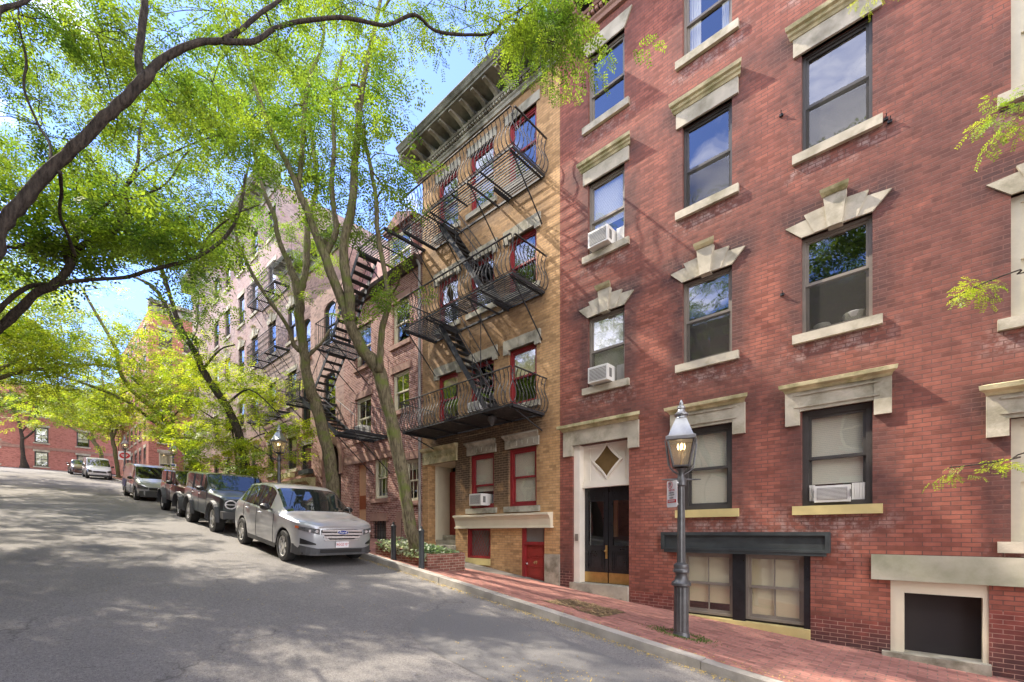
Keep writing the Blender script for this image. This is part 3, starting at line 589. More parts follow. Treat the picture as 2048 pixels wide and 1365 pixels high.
# basement shop window with black lintel
L0, L1 = SX(1326), SX(1662)
m = MB(fr); m.box(L0, L1, -.07, .03, -.33, .0); m.box(L0, L1, -.11, -.07, -.05, .015); m.box(L0, L1, -.11, -.07, -.345, -.30); m.box(L0, L0+.07, -.11, -.07, -.30, -.05); m.box(L1-.07, L1, -.11, -.07, -.30, -.05)
m.box(L0+.06, L1-.06, -.10, .03, -.40, -.345)
m.build('basement_lintel', M['blackstone'], red)
m = MB(fr); xm0, xm1 = SX(1465), SX(1490)
m.box(bx0, bx0+.13, .02, .2, BZ0, BZ1-.06); m.box(bx1-.10, bx1, .02, .2, BZ0, BZ1-.06); m.box(xm0, xm1, .0, .2, BZ0, BZ1-.06); m.box(bx0+.13, bx1-.10, .05, .2, BZ1-.06, BZ1); m.box(bx0, bx1, .1, .2, BZ0, BZ0+.05)
m.build('basement_frame', M['door_black'], red)
o = sash(red, fr, bx0+.13, xm0, BZ0+.05, BZ1-.06, M['frame_grey'], None, None, bl=.84, mull=1, blm=M['blind_warm'], casing=.045, rec=.06)
o = sash(red, fr, xm1, bx1-.10, BZ0+.05, BZ1-.06, M['frame_grey'], None, None, bl=1.0, mull=1, blm=M['blind_warm'], casing=.045, rec=.06)
m = MB(fr); m.add([(bx0,-.05,FZ(bx0)-.3),(bx1,-.05,FZ(bx1)-.3),(bx1,.2,FZ(bx1)-.3),(bx0,.2,FZ(bx0)-.3),(bx0,-.05,BZ0+.02),(bx1,-.05,BZ0),(bx1,.2,BZ0+.0),(bx0,.2,BZ0+.02)], [(0,3,2,1),(4,5,6,7),(0,1,5,4),(1,2,6,5),(2,3,7,6),(3,0,4,7)])
m.build('basement_sill', M['stone_yellow'], red)
m = MB(fr); m.box(SX(1743), 1.9, -.06, .04, -.74, -.345); m.build('concrete_lintel', M['concrete'], red)
m = MB(fr); m.box(kx0, kx0+.16, .02, .40, -1.86, -.745); m.box(kx1-.06, kx1, .02, .40, -1.86, -.745); m.box(kx0+.16, kx1-.06, .02, .40, -.93, -.745); wo = m.build('basement_window', M['cream_paint'], red)
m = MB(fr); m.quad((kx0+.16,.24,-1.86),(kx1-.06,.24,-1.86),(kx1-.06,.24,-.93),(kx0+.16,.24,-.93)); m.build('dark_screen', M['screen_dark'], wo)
m = MB(fr); m.box(kx0-.10, kx1+.02, -.12, .26, -2.02, -1.855); m.build('sill', M['stone_grey'], wo)
# window air conditioners
ac_unit(fr, (SX(1185)+SX(1228))/2, ROW3[0]+.03, 'higher of the two white air conditioners in the red house windows beside the yellow house')
ac_unit(fr, (SX(1185)+SX(1228))/2, ROW2[0]+.03, 'white air conditioner under the keystone lintel, straight above the black double door')
ac_unit(fr, SX(1664), G1[0]+.06, 'wide flush white air conditioner in the ground floor window right of the street lamp', w=.50, h=.28, out=.02)
c = cols[0]
for r_ in (ROW2, ROW3): accordion(red, fr, SX(1229), c[1]-.06, r_[0]+.05, .36)
c = cols[2]; accordion(red, fr, c[0]+.1, SX(1664)-.26, G1[0]+.09, .28); accordion(red, fr, SX(1664)+.26, c[1]-.10, G1[0]+.09, .28)
# flower pots behind the keystone window
for i, px in enumerate((1638, 1705)):
    t = thing('plant_pot', ['small white bowl shaped pot behind the pane of the wide keystone window', 'larger white pot on the right behind the pane of the wide keystone window'][i], 'pot', (SX(px), FY+.30, ROW2[0]+.05), 'pots behind the window')
    m = MB(); s_ = 1+.35*i; m.lathe([(.07*s_,0),(.11*s_,.05),(.13*s_,.14*s_),(.12*s_,.15*s_),(.10*s_,.06)], (SX(px), FY+.30, ROW2[0]+.05), 14); m.build('bowl', M['ac_white'], t, True)
    m = MB(); m.lathe([(.11*s_,0),(.02,.02)], (SX(px), FY+.30, ROW2[0]+.05+.13*s_), 12); m.build('soil', M['dirt'], t)
# ================================================================== YELLOW BRICK HOUSE
XY0, XY1 = SX(845), XR0
yel = thing('yellow_brick_house', 'narrow five storey yellow brick house with crimson window frames and heavy grey cornice', 'building', ((XY0+XY1)/2, FY, FZ((XY0+XY1)/2)))
yc = [(SX(876), SX(916)), (SX(940), SX(988)), (SX(1017), SX(1073))]
YC_, YB, YA, YG = (9.62, 11.38), (6.60, 8.12), (3.50, 5.06), (.72, 2.32)
ops = [(c[0], c[1], *r_) for c in yc for r_ in (YC_, YB, YA)]+[(c[0], c[1], *YG) for c in yc[1:]]
ex0, ex1 = SX(856), SX(911); ops.append((ex0, ex1, -.65, 2.26, 1.0))
wx0, wx1 = SX(934), SX(981); ops.append((wx0, wx1, -.76, .14, .2))
bd0, bd1 = SX(1044), SX(1089); ops.append((bd0, bd1, -1.42, .16, .14))
facade(yel, fr, XY0, XY1, -2.4, 11.9, ops, M['brick_yellow'], 11, .17, soot=soot_yel)
for i, c in enumerate(yc):
    sash(yel, fr, *c, *YC_, M['frame_red'], M['stone_grey'], 'flat', ltm=M['stone_grey'], casing=.08, bl=[0, .0, 0][i])
    sash(yel, fr, *c, *YB, M['frame_red'], M['stone_grey'], 'rough', ltm=M['stone_grey'], casing=.08)
    sash(yel, fr, *c, *YA, M['frame_red'], M['stone_grey'], 'rough', ltm=M['stone_grey'], casing=.08, bl=[.2, 0, .45][i], blm=M['blind_warm'])
for i, c in enumerate(yc[1:]):
    sash(yel, fr, *c, *YG, M['frame_red'], M['stone_grey'], 'carved', ltm=M['blackstone'] if i == 9 else M['stone_dark'] if 'stone_dark' in M else M['stone_grey'], casing=.09, bl=[.7, 1.0][i], split=.42 if i == 0 else .5)
cornice(yel, fr, XY0-.25, XY1-.01, 11.9, .70, .85, [M['cornice'], M['cornice_pale']], .47)
# white box lintel, basement window, red basement door
m = MB(fr); q0, q1 = SX(916), SX(1106)
m.profile([(.02,.16),(-.10,.16),(-.10,.20),(-.13,.36),(-.17,.44),(-.22,.47),(-.22,.52),(.02,.54)], q0, q1, 0, 0.0); m.box(q0-.02, q1+.02, -.13, .0, .13, .17)
m.build('white_lintel', M['cream_paint'], yel)
m = MB(fr); cz = .07
m.box(wx0, wx0+cz, .03, .16, -.76, .14); m.box(wx1-cz, wx1, .03, .16, -.76, .14); m.box(wx0+cz, wx1-cz, .03, .16, .14-cz, .14); m.box(wx0+cz, wx1-cz, .03, .16, -.76, -.76+cz); wo = m.build('basement_window', M['frame_red'], yel)
m = MB(fr); m.quad((wx0+cz,.15,-.7),(wx1-cz,.15,-.7),(wx1-cz,.15,.08),(wx0+cz,.15,.08)); m.build('pane', M['blind_grey'], wo)
m = MB(fr)
for i in range(9):
    a = wx0+cz+(wx1-wx0-2*cz)*i/8
    for s in (-1, 1):
        x0_, z0_ = a, -.70; x1_ = a+s*.5; z1_ = .07
        if x1_ > wx1-cz: z1_ = z0_+(wx1-cz-x0_)/.5*(z1_-z0_); x1_ = wx1-cz
        if x1_ < wx0+cz: z1_ = z0_+(x0_-wx0-cz)/.5*(z1_-z0_); x1_ = wx0+cz
        if abs(x1_-x0_) > .02: m.bar((x0_, .05, z0_), (x1_, .05, z1_), .008)
m.build('diamond_grille', M['frame_red'], wo)
m = MB(fr); m.box(wx0-.05, wx1, -.03, .1, -.95, -.76); m.build('sill', M['stone_yellow'], wo)
m = MB(fr); m.box(bd0, bd0+.10, .0, .14, -1.42, .16); m.box(bd1-.03, bd1, .02, .14, -1.42, .16); m.box(bd0+.10, bd1-.03, .0, .14, -.32, -.24); m.build('door_frame', M['frame_red'], yel)
m = MB(fr); m.quad((bd0+.10,.08,-.24),(bd1-.03,.08,-.24),(bd1-.03,.08,.16),(bd0+.10,.08,.16)); m.build('transom_pane', M['blind_grey'], yel)
m = MB(fr); u0, u1 = bd0+.10, bd1-.03; m.box(u0, u1, .075, .12, -1.42, -.32)
for zz in (-.38, -.62, -.66, -.90, -.94, -1.18, -1.22, -1.38): m.box(u0+.06, u1-.06, .062, .075, zz-.008, zz+.008)
m.box(u0+.05, u0+.066, .062, .075, -1.38, -.38); m.box(u1-.066, u1-.05, .062, .075, -1.38, -.38); bdo = m.build('basement_door', M['door_red'], yel)
m = MB(fr); m.lathe([(.012,0),(.03,.015),(.03,.04),(.01,.055)], (u0+.05, .03, -.86), 10); m.bar((u0+.05,.03,-.84),(u0+.05,.075,-.84),.015); m.build('handle', M['chrome'], bdo)
def text_mesh(txt, size, mat, loc, rot, name, parent, extrude=.004, sx=1.0):
    cu = bpy.data.curves.new('t', 'FONT'); cu.body = txt; cu.size = size; cu.extrude = extrude; cu.align_x = 'CENTER'; cu.align_y = 'CENTER'
    ob = bpy.data.objects.new('t', cu); scene.collection.objects.link(ob); bpy.context.view_layer.update()
    me = bpy.data.meshes.new_from_object(ob); bpy.data.objects.remove(ob)
    me.transform(Matrix.Diagonal((sx, 1, 1, 1))); me.name = name; me.materials.clear(); me.materials.append(mat)
    o = bpy.data.objects.new(name, me); scene.collection.objects.link(o)
    o0 = Vector((0, 0, 0)); p = parent; 
    while p is not None and p.parent is not None: o0 += p.location; p = p.parent
    if parent is not None: o.parent = parent
    o.location = Vector(loc)-(_wl(parent) if parent else Vector()); o.rotation_euler = rot; return o
def _wl(p):
    v = Vector((0, 0, 0))
    while p is not None: v = v+p.location; p = p.parent
    return v
text_mesh('49', .13, M['gold'], ((u0+u1)/2, FY+.055, -.80), (R(90), 0, 0), 'door_number', bdo)
# entrance recess of the yellow house
m = MB(fr); m.quad((ex0+.004,.30,-.3),(ex0+.004,1.0,-.3),(ex0+.004,1.0,2.25),(ex0+.004,.30,2.25)); m.quad((ex1-.004,.30,-.3),(ex1-.004,.30,2.25),(ex1-.004,1.0,2.25),(ex1-.004,1.0,-.3)); m.quad((ex0,.05,2.255),(ex1,.05,2.255),(ex1,1.0,2.255),(ex0,1.0,2.255))
for zz in (.25, .9, 1.0, 1.9): m.box(ex0+.004, ex0+.02, .40, .92, zz-.012, zz+.012)
for dd in (.40, .9): m.box(ex0+.004, ex0+.02, dd-.012, dd+.012, -.1, 2.1)
m.build('entrance_panelling', M['cream_paint'], yel)
m = MB(fr); m.box(ex0+.02, ex1-.02, .92, .98, -.10, 2.1)
for zz in (.2, .75, .95, 1.9): m.box(ex0+.15, ex1-.15, .905, .92, zz-.012, zz+.012)
m.build('entrance_door', M['door_red'], yel)
m = MB(fr); m.box(ex0, ex1, .62, 1.0, -.8, -.08); m.box(ex0, ex1, .32, .62, -.8, -.24); m.box(ex0-.1, ex1+.03, -.1, .32, -.9, -.40); m.box(ex0-.2, ex1+.12, -.42, -.1, -1.1, -.56); m.build('entrance_steps', M['stone_grey'], yel)
m = MB(fr); m.box(XY0+.08, ex1+.10, -.06, .02, 2.26, 2.66)
m.profile([(.02,2.66),(-.08,2.66),(-.14,2.72),(-.16,2.78),(.02,2.80)], XY0+.05, ex1+.12)
for i in range(6):
    a = XY0+.25+i*(ex1-XY0-.35)/5; pts = [(a+.09*math.cos(k*.8)*(1-k/9), -.075, 2.45+.10*math.sin(k*.8)*(1-k/9)) for k in range(8)]; m.tube(pts, .014, 5)
m.build('carved_lintel', M['stone_moss'], yel)
for b_ in ((SX(1090), XY1, -.03, .03, -1.9, -.55), (SX(912), wx0-.05, -.03, .03, -1.6, -.72), (SX(1035), bd0, -.03, .02, -1.6, -1.18)):
    m = MB(fr); m.box(*b_); m.build('base_stone', M['stone_grey'], yel)
ac_unit(fr, SX(962), YG[0]+.08, 'white air conditioner in the crimson ground floor window above the white box lintel', w=.50, h=.34)
ac_unit(fr, SX(958), YA[0]+.05, 'air conditioner in the middle crimson window behind the lowest bellied balcony rail', w=.5, h=.3, out=.22)
# ================================================================== BROWN BRICK HOUSE with mansard
XC0, XC1 = SX(688), XY0
brn = thing('brown_brick_house', 'three storey brown brick house with slate mansard roof and dormer, left of the yellow house', 'building', ((XC0+XC1)/2, FY, FZ((XC0+XC1)/2)))
k0, k1 = SX(712), SX(742); k2, k3 = SX(785), SX(818)
cR, cL = (k2, k3), (k0, k1)
rows_c = [(6.78, 8.3), (SZ(785, 826), SZ(785, 750))]
ops = [(cR[0], cR[1], *r_) for r_ in rows_c]+[(cL[0], cL[1], *r_) for r_ in ((6.6, 8.2), (3.75, 5.35))]
gR = (SX(810), SX(839), 1.1, 2.55); gL = (SX(748), SX(775), SZ(748, 999), SZ(748, 916)); ops += [gR, gL]
pd = (SX(709), SX(732), .25, 2.75, .3); ops.append(pd)
bw = (SX(745), SX(772), SZ(745, 1081), SZ(745, 1043), .25); ops.append(bw); bdC = (SX(803), SX(822), -.75, .5, .3); ops.append(bdC)
facade(brn, fr, XC0, XC1, -1.6, 9.15, ops, M['brick_brown'], 11, .15)
for c in ops[:4]: sash(brn, fr, *c[:4], M['frame_cream'], M['brownstone'], 'flat', ltm=M['brownstone'], casing=.07, mull=(1 if c[2] < 6 else 0))
sash(brn, fr, *gR, M['frame_cream'], M['brownstone'], 'flat', ltm=M['brownstone'], casing=.07, mull=2, bl=.2); sash(brn, fr, *gL, M['frame_cream'], M['brownstone'], None, casing=.07, mull=2, bl=.45)
m = MB(fr); m.box(XC0+.05, gL[1]+.3, -.045, .03, 2.78, 3.15); m.build('brownstone_band', M['brownstone'], brn)
m = MB(fr); m.box(bw[0]-.15, bw[1]+.1, -.03, .03, bw[3], bw[3]+.3); m.box(bdC[0]-.3, bdC[0], -.03, .03, -.8, .75); m.box(bdC[0], bdC[1]+.1, -.03, .03, .5, .75); m.build('basement_surround', M['brownstone'], brn)
m = MB(fr); m.box(pd[0], pd[1], .22, .28, pd[2], pd[3]); po = m.build('door', M['peach_paint'], brn)
m = MB(fr); m.box(pd[0]+.06, pd[1]-.03, .20, .22, .95, 1.5); m.build('letter_panel', M['door_orange'], po)
m = MB(fr); m.box(pd[0]-.1, pd[1]+.1, -.25, .5, -.6, .24); m.build('doorstep', M['blackstone'], brn)
m = MB(fr)
for i in range(5): m.box(bw[0]+(bw[1]-bw[0])*(i+.5)/5-.01, bw[0]+(bw[1]-bw[0])*(i+.5)/5+.01, .06, .08, bw[2], bw[3])
for i in range(3): m.box(bw[0], bw[1], .065, .075, bw[2]+(bw[3]-bw[2])*(i+.5)/3-.01, bw[2]+(bw[3]-bw[2])*(i+.5)/3+.01)
wo = m.build('basement_grille', M['iron'], brn)
m = MB(fr); m.quad((bw[0],.2,bw[2]),(bw[1],.2,bw[2]),(bw[1],.2,bw[3]),(bw[0],.2,bw[3])); m.build('pane', M['blind_grey'], wo)
m = MB(fr); m.box(bdC[0], bdC[1], .2, .26, bdC[2], bdC[3]); m.build('basement_door', M['door_black'], brn)
# eave + mansard + dormer
m = MB(fr); m.profile([(.1,9.10),(-.10,9.10),(-.14,9.18),(-.26,9.24),(-.30,9.34),(.1,9.36)], XC0+.03, XC1-.02); m.build('eave', M['cornice_dark'], brn)
m = MB(fr); m.add([(XC0+.04,-.1,9.36),(XC1-.03,-.1,9.36),(XC1-.03,1.2,12.0),(XC0+.04,1.2,12.0),(XC0+.04,8,12.1),(XC1-.03,8,12.1),(XC0+.04,8,9.3),(XC1-.03,8,9.3)], [(0,1,2,3),(3,2,5,4),(0,3,4,6),(1,7,5,2)]); m.build('mansard_roof', M['slate'], brn)
w0, w1 = SX(783, FY+.1), SX(826, FY+.1); dr = MB(fr)
dr.box(w0-.12, w0, .02, 1.3, 9.4, 10.95); dr.box(w1, w1+.12, .02, 1.3, 9.4, 10.95); dr.box(w0, w1, .02, .1, 10.75, 10.95); dr.prism([(w0-.25,10.95),(w1+.25,10.95),(w1+.25,11.03),((w0+w1)/2,11.45),(w0-.25,11.03)], -.12, 1.3); do = dr.build('dormer', M['slate'], brn)
sash(do, fr, w0, w1, 9.42, 10.75, M['frame_cream'], None, None, casing=.06, rec=.03)
ac_unit(fr, (cL[0]+cL[1])/2, 3.80, 'white air conditioner in the brown brick house window beside the fire stair', w=.5, h=.4)
# ================================================================== TAN PAINTED HOUSE (tall arched windows)
XD0, XD1 = SX(598), XC0
tan_ = thing('tan_painted_house', 'tan painted house with tall dark arched windows and arched doorway behind the mossy tree', 'building', ((XD0+XD1)/2, FY, FZ((XD0+XD1)/2)))
dc = [(SX(604), SX(621)), (SX(648), SX(671))]
drw = [(4.85, 7.0), (8.2, 10.1)]
ops = [(c[0], c[1], *r_) for c in dc for r_ in drw]
ops.append((dc[0][0]-.1, dc[0][1]+.1, 2.95, 4.15)) ; ad = (SX(645), SX(682), .7, 3.9, .7); ops.append(ad)
facade(tan_, fr, XD0, XD1, -.8, 12.1, ops, M['brick_tan'], 11, .16, zones=[(XD0, XD1, -.8, 4.6, 2)], extra=[M['brick_brown']])
for o_ in ops[:4]:
    s = sash(tan_, fr, *o_, M['frame_green'], M['brownstone'], None, casing=.07)
    m = MB(fr); a0, a1, z1 = o_[0], o_[1], o_[3]; c_ = (a0+a1)/2; r_ = (a1-a0)/2
    arc = [(c_-r_*math.cos(math.pi*i/8), z1-.28+.28*math.sin(math.pi*i/8)) for i in range(9)]
    m.prism([(a0, z1)]+arc[::1]+[(a1, z1)][::1], .01, .16); m.build('arch_spandrel', M['brick_tan'], s)
o_ = ops[4]; sash(tan_, fr, *o_, M['frame_dark'], M['stone'], 'flat', casing=.06)
m = MB(fr); c_ = (ad[0]+ad[1])/2; r0_, r1_ = (ad[1]-ad[0])/2-.06, (ad[1]-ad[0])/2+.22; zc = 3.1
def arch(rr): return [(c_-rr*math.cos(math.pi*i/12), zc+rr*math.sin(math.pi*i/12)) for i in range(13)]
A_, B_ = arch(r1_), arch(r0_); vs = [(a, -.07, z) for a, z in A_]+[(a, -.07, z) for a, z in B_]+[(a, .08, z) for a, z in A_]+[(a, .08, z) for a, z in B_]
m.add(vs, [(i, i+13, i+14, i+1) for i in range(12)]+[(i, i+1, i+27, i+26) for i in range(12)]+[(i+13, i+39, i+40, i+14) for i in range(12)])
m.box(c_-r1_, c_-r0_, -.07, .08, 2.5, zc); m.box(c_+r0_, c_+r1_, -.07, .08, 2.5, zc); m.build('door_arch', M['brownstone'], tan_)
m = MB(fr); m.box(ad[0], ad[1], .45, .5, .7, 3.9); m.build('door', M['door_black'], tan_)
cornice(tan_, fr, XD0+.03, XD1-.03, 12.1, .6, .5, [M['cornice'], M['cornice_pale']], .6, dent=False)
# ================================================================== PINK PAINTED BRICK HOUSE (long)
XE0, XE1 = SX(385), XD0
pnk = thing('pink_brick_house', 'long five storey pink brick house with keystone windows and stacked iron balconies', 'building', ((XE0+XE1)/2, FY, FZ((XE0+XE1)/2)))
ecx = [392, 429, 451, 478, 504, 538, 577]
erow = [(3.15, 4.75), (6.4, 8.0), (9.55, 11.25), (12.65, 14.4), (15.85, 17.35)]
ops = []; meta = []
XEM = SX(561)
for px in ecx:
    a = SX(px)
    if px > 560: continue
    for k, r_ in enumerate(erow): ops.append((a-.1, a+.95, *r_)); meta.append(k)
ops = [o for o in ops]
facade(pnk, fr, XE0, XEM, -.2, 18.1, ops, M['brick_pink'], 11, .14, zones=[(XE0, XEM, -.2, 5.3, 2)], extra=[M['brick_brown']])
ops2 = [(SX(577)-.1, SX(577)+.95, *r_) for r_ in erow[:3]]; facade(pnk, fr, XEM+.01, XE1, -.2, 13.1, ops2, M['brick_pink'], 10.5, .14, zones=[(XEM, XE1, -.2, 5.3, 2)], extra=[M['brick_brown']], name='wing_wall'); ops = ops+ops2; meta += [0, 1, 2]
for o_, k in zip(ops, meta):
    sash(pnk, fr, *o_, M['frame_dark'], M['stone'] if k != 3 else M['stone_grey'], ['hood', 'flat', 'key', 'flat', 'flat'][k], ltm=M['stone_grey'] if k == 4 else M['stone'], bl=[.6, .45, .5, .4, .6][k]*random.choice([0, 1, .6]), casing=.07)
cornice(pnk, fr, XEM+.01, XE1-.02, 13.1, .5, .45, [M['cornice'], M['cornice_pale']], .55, dent=False)
cornice(pnk, fr, XE0-.1, XEM, 18.1, 1.0, .8, [M['cornice'], M['cornice_pale']], .55, dent=False)
m = MB(fr); a0_, a1_ = SX(562), SX(631)
m.profile([(.02,2.1),(-.25,2.1),(-.28,2.2),(-.42,2.35),(-.45,2.5),(.02,2.55)], a0_, a1_); m.build('cornice_board', M['stone_moss'], thing('shop_canopy', 'mossy wooden canopy board over the small shopfront behind the silver car', 'canopy', (a0_, FY-.2, 2.1)))
for px in (577, 612):
    t = thing('window_box', ['green planter box under the ground floor window right of the second street lamp', 'dark planter box under the ground floor window next to the arched doorway'][px > 600], 'window box', (SX(px), FY-.2, 2.8), 'window boxes')
    m = MB(fr); a = SX(px)+.4; m.box(a-.55, a+.55, -.30, -.08, 2.72, 2.92); m.build('box', M['stone_moss'] if px < 600 else M['blackstone'], t)
# ================================================================== CORNER HOUSE + END HOUSE
def xframe(x): return ((x, 0, 0), (0, 1, 0), (-1, 0, 0))
KX, KY0, KY1 = -47.0, 7.4, 19.0
cor = thing('corner_brick_house', 'red brick corner house with pale stone sills facing the side street, beyond the pink house', 'building', (KX, KY0, RZ(KX)))
fk = xframe(KX); kz = RZ(KX)
kc = [(8.05, 8.95), (9.75, 10.65), (12.0, 12.9), (14.3, 15.2), (16.5, 17.4)]
kr = [(4.85, 6.65), (7.5, 9.0), (10.2, 11.9), (12.9, 14.4), (15.4, 16.9)]
ops = [(*c, *r_) for c in kc for r_ in kr]
facade(cor, fk, KY0, KY1, 3.0, 18.2, ops, M['brick_orange'], 15.5, .12)
for o_ in ops: sash(cor, fk, *o_, M['frame_dark'] if o_[2] > 6 else M['frame_cream'], M['stone'], 'flat', ltm=M['stone'], bl=(.5 if o_[2] < 6 else random.choice([.3, .6, .9])), blm=M['blind_warm'] if o_[2] < 6 else None, casing=.06, rec=.04)
fk2 = ((0, KY0, 0), (1, 0, 0), (0, 1, 0))
ops = [(KX-2.0-i*2.1, KX-1.1-i*2.1, r_[0]+.6, r_[1]+.5) for i in range(6) for r_ in kr]
wf = MB(fk2)
facade(cor, ((0, KY0-.03, 0), (1, 0, 0), (0, 1, 0)), KX-15.5, KX, 3.0, 18.2, ops, M['brick_orange'], .03, .1, roof=False, name='side_wall')
for o_ in ops: sash(cor, ((0, KY0-.03, 0), (1, 0, 0), (0, 1, 0)), *o_, M['frame_dark'], M['stone'], 'flat', ltm=M['stone'], casing=.06, rec=-.02)
cornice(cor, fk, KY0-.1, KY1, 18.2, .8, .6, [M['cornice_pale'], M['cornice_pale']], .8, dent=False)
EX = -80.0; fe = xframe(EX)
end = thing('end_house', 'low orange red brick house closing the top of the street with a stone band course', 'building', (EX, 0, RZ(EX)))
er = [(8.1, 9.9), (11.0, 12.9), (14.2, 16.0)]
ec = [(-9.5, -8.3), (-6.2, -5.0), (-2.4, -1.2), (1.6, 2.8), (5.3, 6.5), (10.2, 11.9), (14.2, 15.6), (18.5, 19.9)]
ops = [(*c, r_[0]-(.0), r_[1]) for c in ec for r_ in er]
facade(end, fe, -14, 34, 6.5, 17.6, ops, M['brick_orange'], 10, .12)
for o_ in ops: sash(end, fe, *o_, M['frame_dark'], M['stone'], 'flat', ltm=M['stone'], casing=.08, rec=.05, bl=random.choice([.2, .5, .7]), mull=1)
m = MB(fe); m.box(-14, 34, -.06, .02, 10.15, 10.5); m.build('stone_band', M['brownstone'], end)
m = MB(fe)
for (s0, s1) in ((9.35, 10.15), (11.95, 12.75)): m.box(s0, s1, -.06, -.01, 11.0, 12.9)
m.build('shutter', M['door_black'], end)
m = MB(fe); m.prism([(-3.2,10.5),(-.2,10.5),(-1.7,11.0)], -.10, .0); m.build('door_pediment', M['brownstone'], end)
cornice(end, fe, -14, 34, 17.6, .6, .5, [M['cornice_pale'], M['cornice_pale']], .9, dent=False)

# ================================================================== the other side of the street (behind the viewer, mirrored in the window panes and giving warm bounce light)
for n_, (xa_, xb_, zt_, mt_, lb_) in enumerate(((-64, -30, 15.5, 'brick_orange', 'orange brick apartment row on the other side of the street, uphill behind the viewer'), (-29.9, -9, 10.5, 'brick_orange', 'brick house with plain stone lintels across the street, left of the viewer'), (-8.9, 12, 10.5, 'brick_orange', 'wide brick house directly behind the viewer across the street'))):
    ob_ = thing('opposite_house', lb_, 'building', ((xa_+xb_)/2, -6.2, RZ((xa_+xb_)/2)))
    fo_ = ((0, -6.2, 0), (-1, 0, 0), (0, -1, 0)); z0_ = RZ(xa_)+1.2; ops = []; a = -xb_+1.2
    while a < -xa_-1.6:
        z = z0_
        while z < zt_-2: ops.append((a, a+1.0, z, z+1.75)); z += 3.1
        a += 2.6
    facade(ob_, fo_, -xb_, -xa_, -5 if xb_ > 0 else -4, zt_, ops, M[mt_], 9, .15)
    for o_ in ops: sash(ob_, fo_, *o_, M['frame_cream'], M['stone'], 'flat', bl=random.choice([0, .4, .6]), casing=.07)
    cornice(ob_, fo_, -xb_, -xa_, zt_, .7, .5, [M['cornice_pale'], M['cornice_pale']], .9, dent=False)
# ================================================================== ground
def sheet(name, xs, ys, zf, mat, thick=0, kind='structure'):
    vs = [(x, y, zf(x, y)) for x in xs for y in ys]; ny = len(ys)
    fs = [(i*ny+j, (i+1)*ny+j, (i+1)*ny+j+1, i*ny+j+1) for i in range(len(xs)-1) for j in range(ny-1)]
    m = MB(); m.raw(vs, fs); o = m.build(name, mat, None, 'all'); o['kind'] = kind; return o
xs = list(np.arange(-76, 45.01, .5))
sheet('ground', [-400, -300, -200, -150, -120, -100]+list(np.arange(-90, 60.1, 2))+[90, 150, 300], [-300, -100, -40, -15, -8, -5, 0, 6, 9, 12, 20, 60, 120, 300], lambda x, y: RZ(x)-.12-(.0 if x < 60 else (x-60)*.12), M['earth'])
OKY = -2.9
sheet('road', xs, [OKY, -1.5, 0, 1.5, 3, 4.5, KY+.02], lambda x, y: RZ(x)+.03*math.sin((y-OKY)/(KY-OKY)*math.pi)-.0, M['asphalt'])
sheet('cross_street', list(np.arange(-78.6, -64.0, 1)), [-80, -40, -20, -10, 0, 6, 12, 20, 40, 80], lambda x, y: RZ(x)-.012, M['asphalt'])
sheet('side_street', list(np.arange(-46, -40.6, .5)), [KY+.01, 9, 12, 20, 40], lambda x, y: RZ(x)-.006, M['asphalt'])
sheet('far_pavement', [-80.2, -79.3, -78.6], [-80, -20, 0, 20, 80], lambda x, y: RZ(x)+.12, M['kerb'])
def walk(name, x0, x1, y1, zf):
    xs_ = list(np.arange(x0, x1+.01, .5)); return sheet(name, xs_, [KY+KW-.02, 7.2, 8.2, y1], zf, M['pave'])
walk('pavement', -40.4, 45, FY+.3, lambda x, y: WZ(x, y)+(.009*math.sin(x*2.3+y*1.7)+.006*math.sin(x*5.1-y*3.3))*(1 if KY+KW < y < FY+.2 else .3))
walk('pavement_by_corner_house', -62.5, -46.0, KY0+.1, lambda x, y: RZ(x)+.13)
sheet('opposite_pavement', xs, [OKY-3.2, OKY-1.5, OKY-KW], lambda x, y: RZ(x)+.13, M['pave'])
def kerb(name, x0, x1, y0, y1, face):
    m = MB(); x = x0; k = 0
    while x < x1-.01:
        L = min(random.uniform(1.6, 2.4), x1-x); e = x+L-.012; j0, j1 = random.uniform(-.006, .006), random.uniform(-.008, .008)
        a, b = x, e; n = 4
        for i in range(n):
            p, q = a+(b-a)*i/n, a+(b-a)*(i+1)/n; zp, zq = RZ(p)+.13+j0, RZ(q)+.13+j0
            bt = .02*face
            vs = [(p,y0+j1,zp-.35),(q,y0+j1,zq-.35),(q,y1,zq-.35),(p,y1,zp-.35),(p,y0+j1+(.015 if face > 0 else 0),zp),(q,y0+j1+(.015 if face > 0 else 0),zq),(q,y1-(.015 if face < 0 else 0),zq),(p,y1-(.015 if face < 0 else 0),zp)]
            m.raw(vs, [(4,5,6,7),(0,1,5,4),(2,3,7,6)]+([(3,0,4,7)] if i == 0 else [])+([(1,2,6,5)] if i == n-1 else []))
        x += L
    o = m.build(name, M['kerb']); o['kind'] = 'structure'
kerb('kerb', -40.4, 45, KY, KY+KW, 1); kerb('kerb_by_corner_house', -62.5, -46, KY, KY+KW, 1); kerb('opposite_kerb', -64, 45, OKY-KW, OKY, -1)
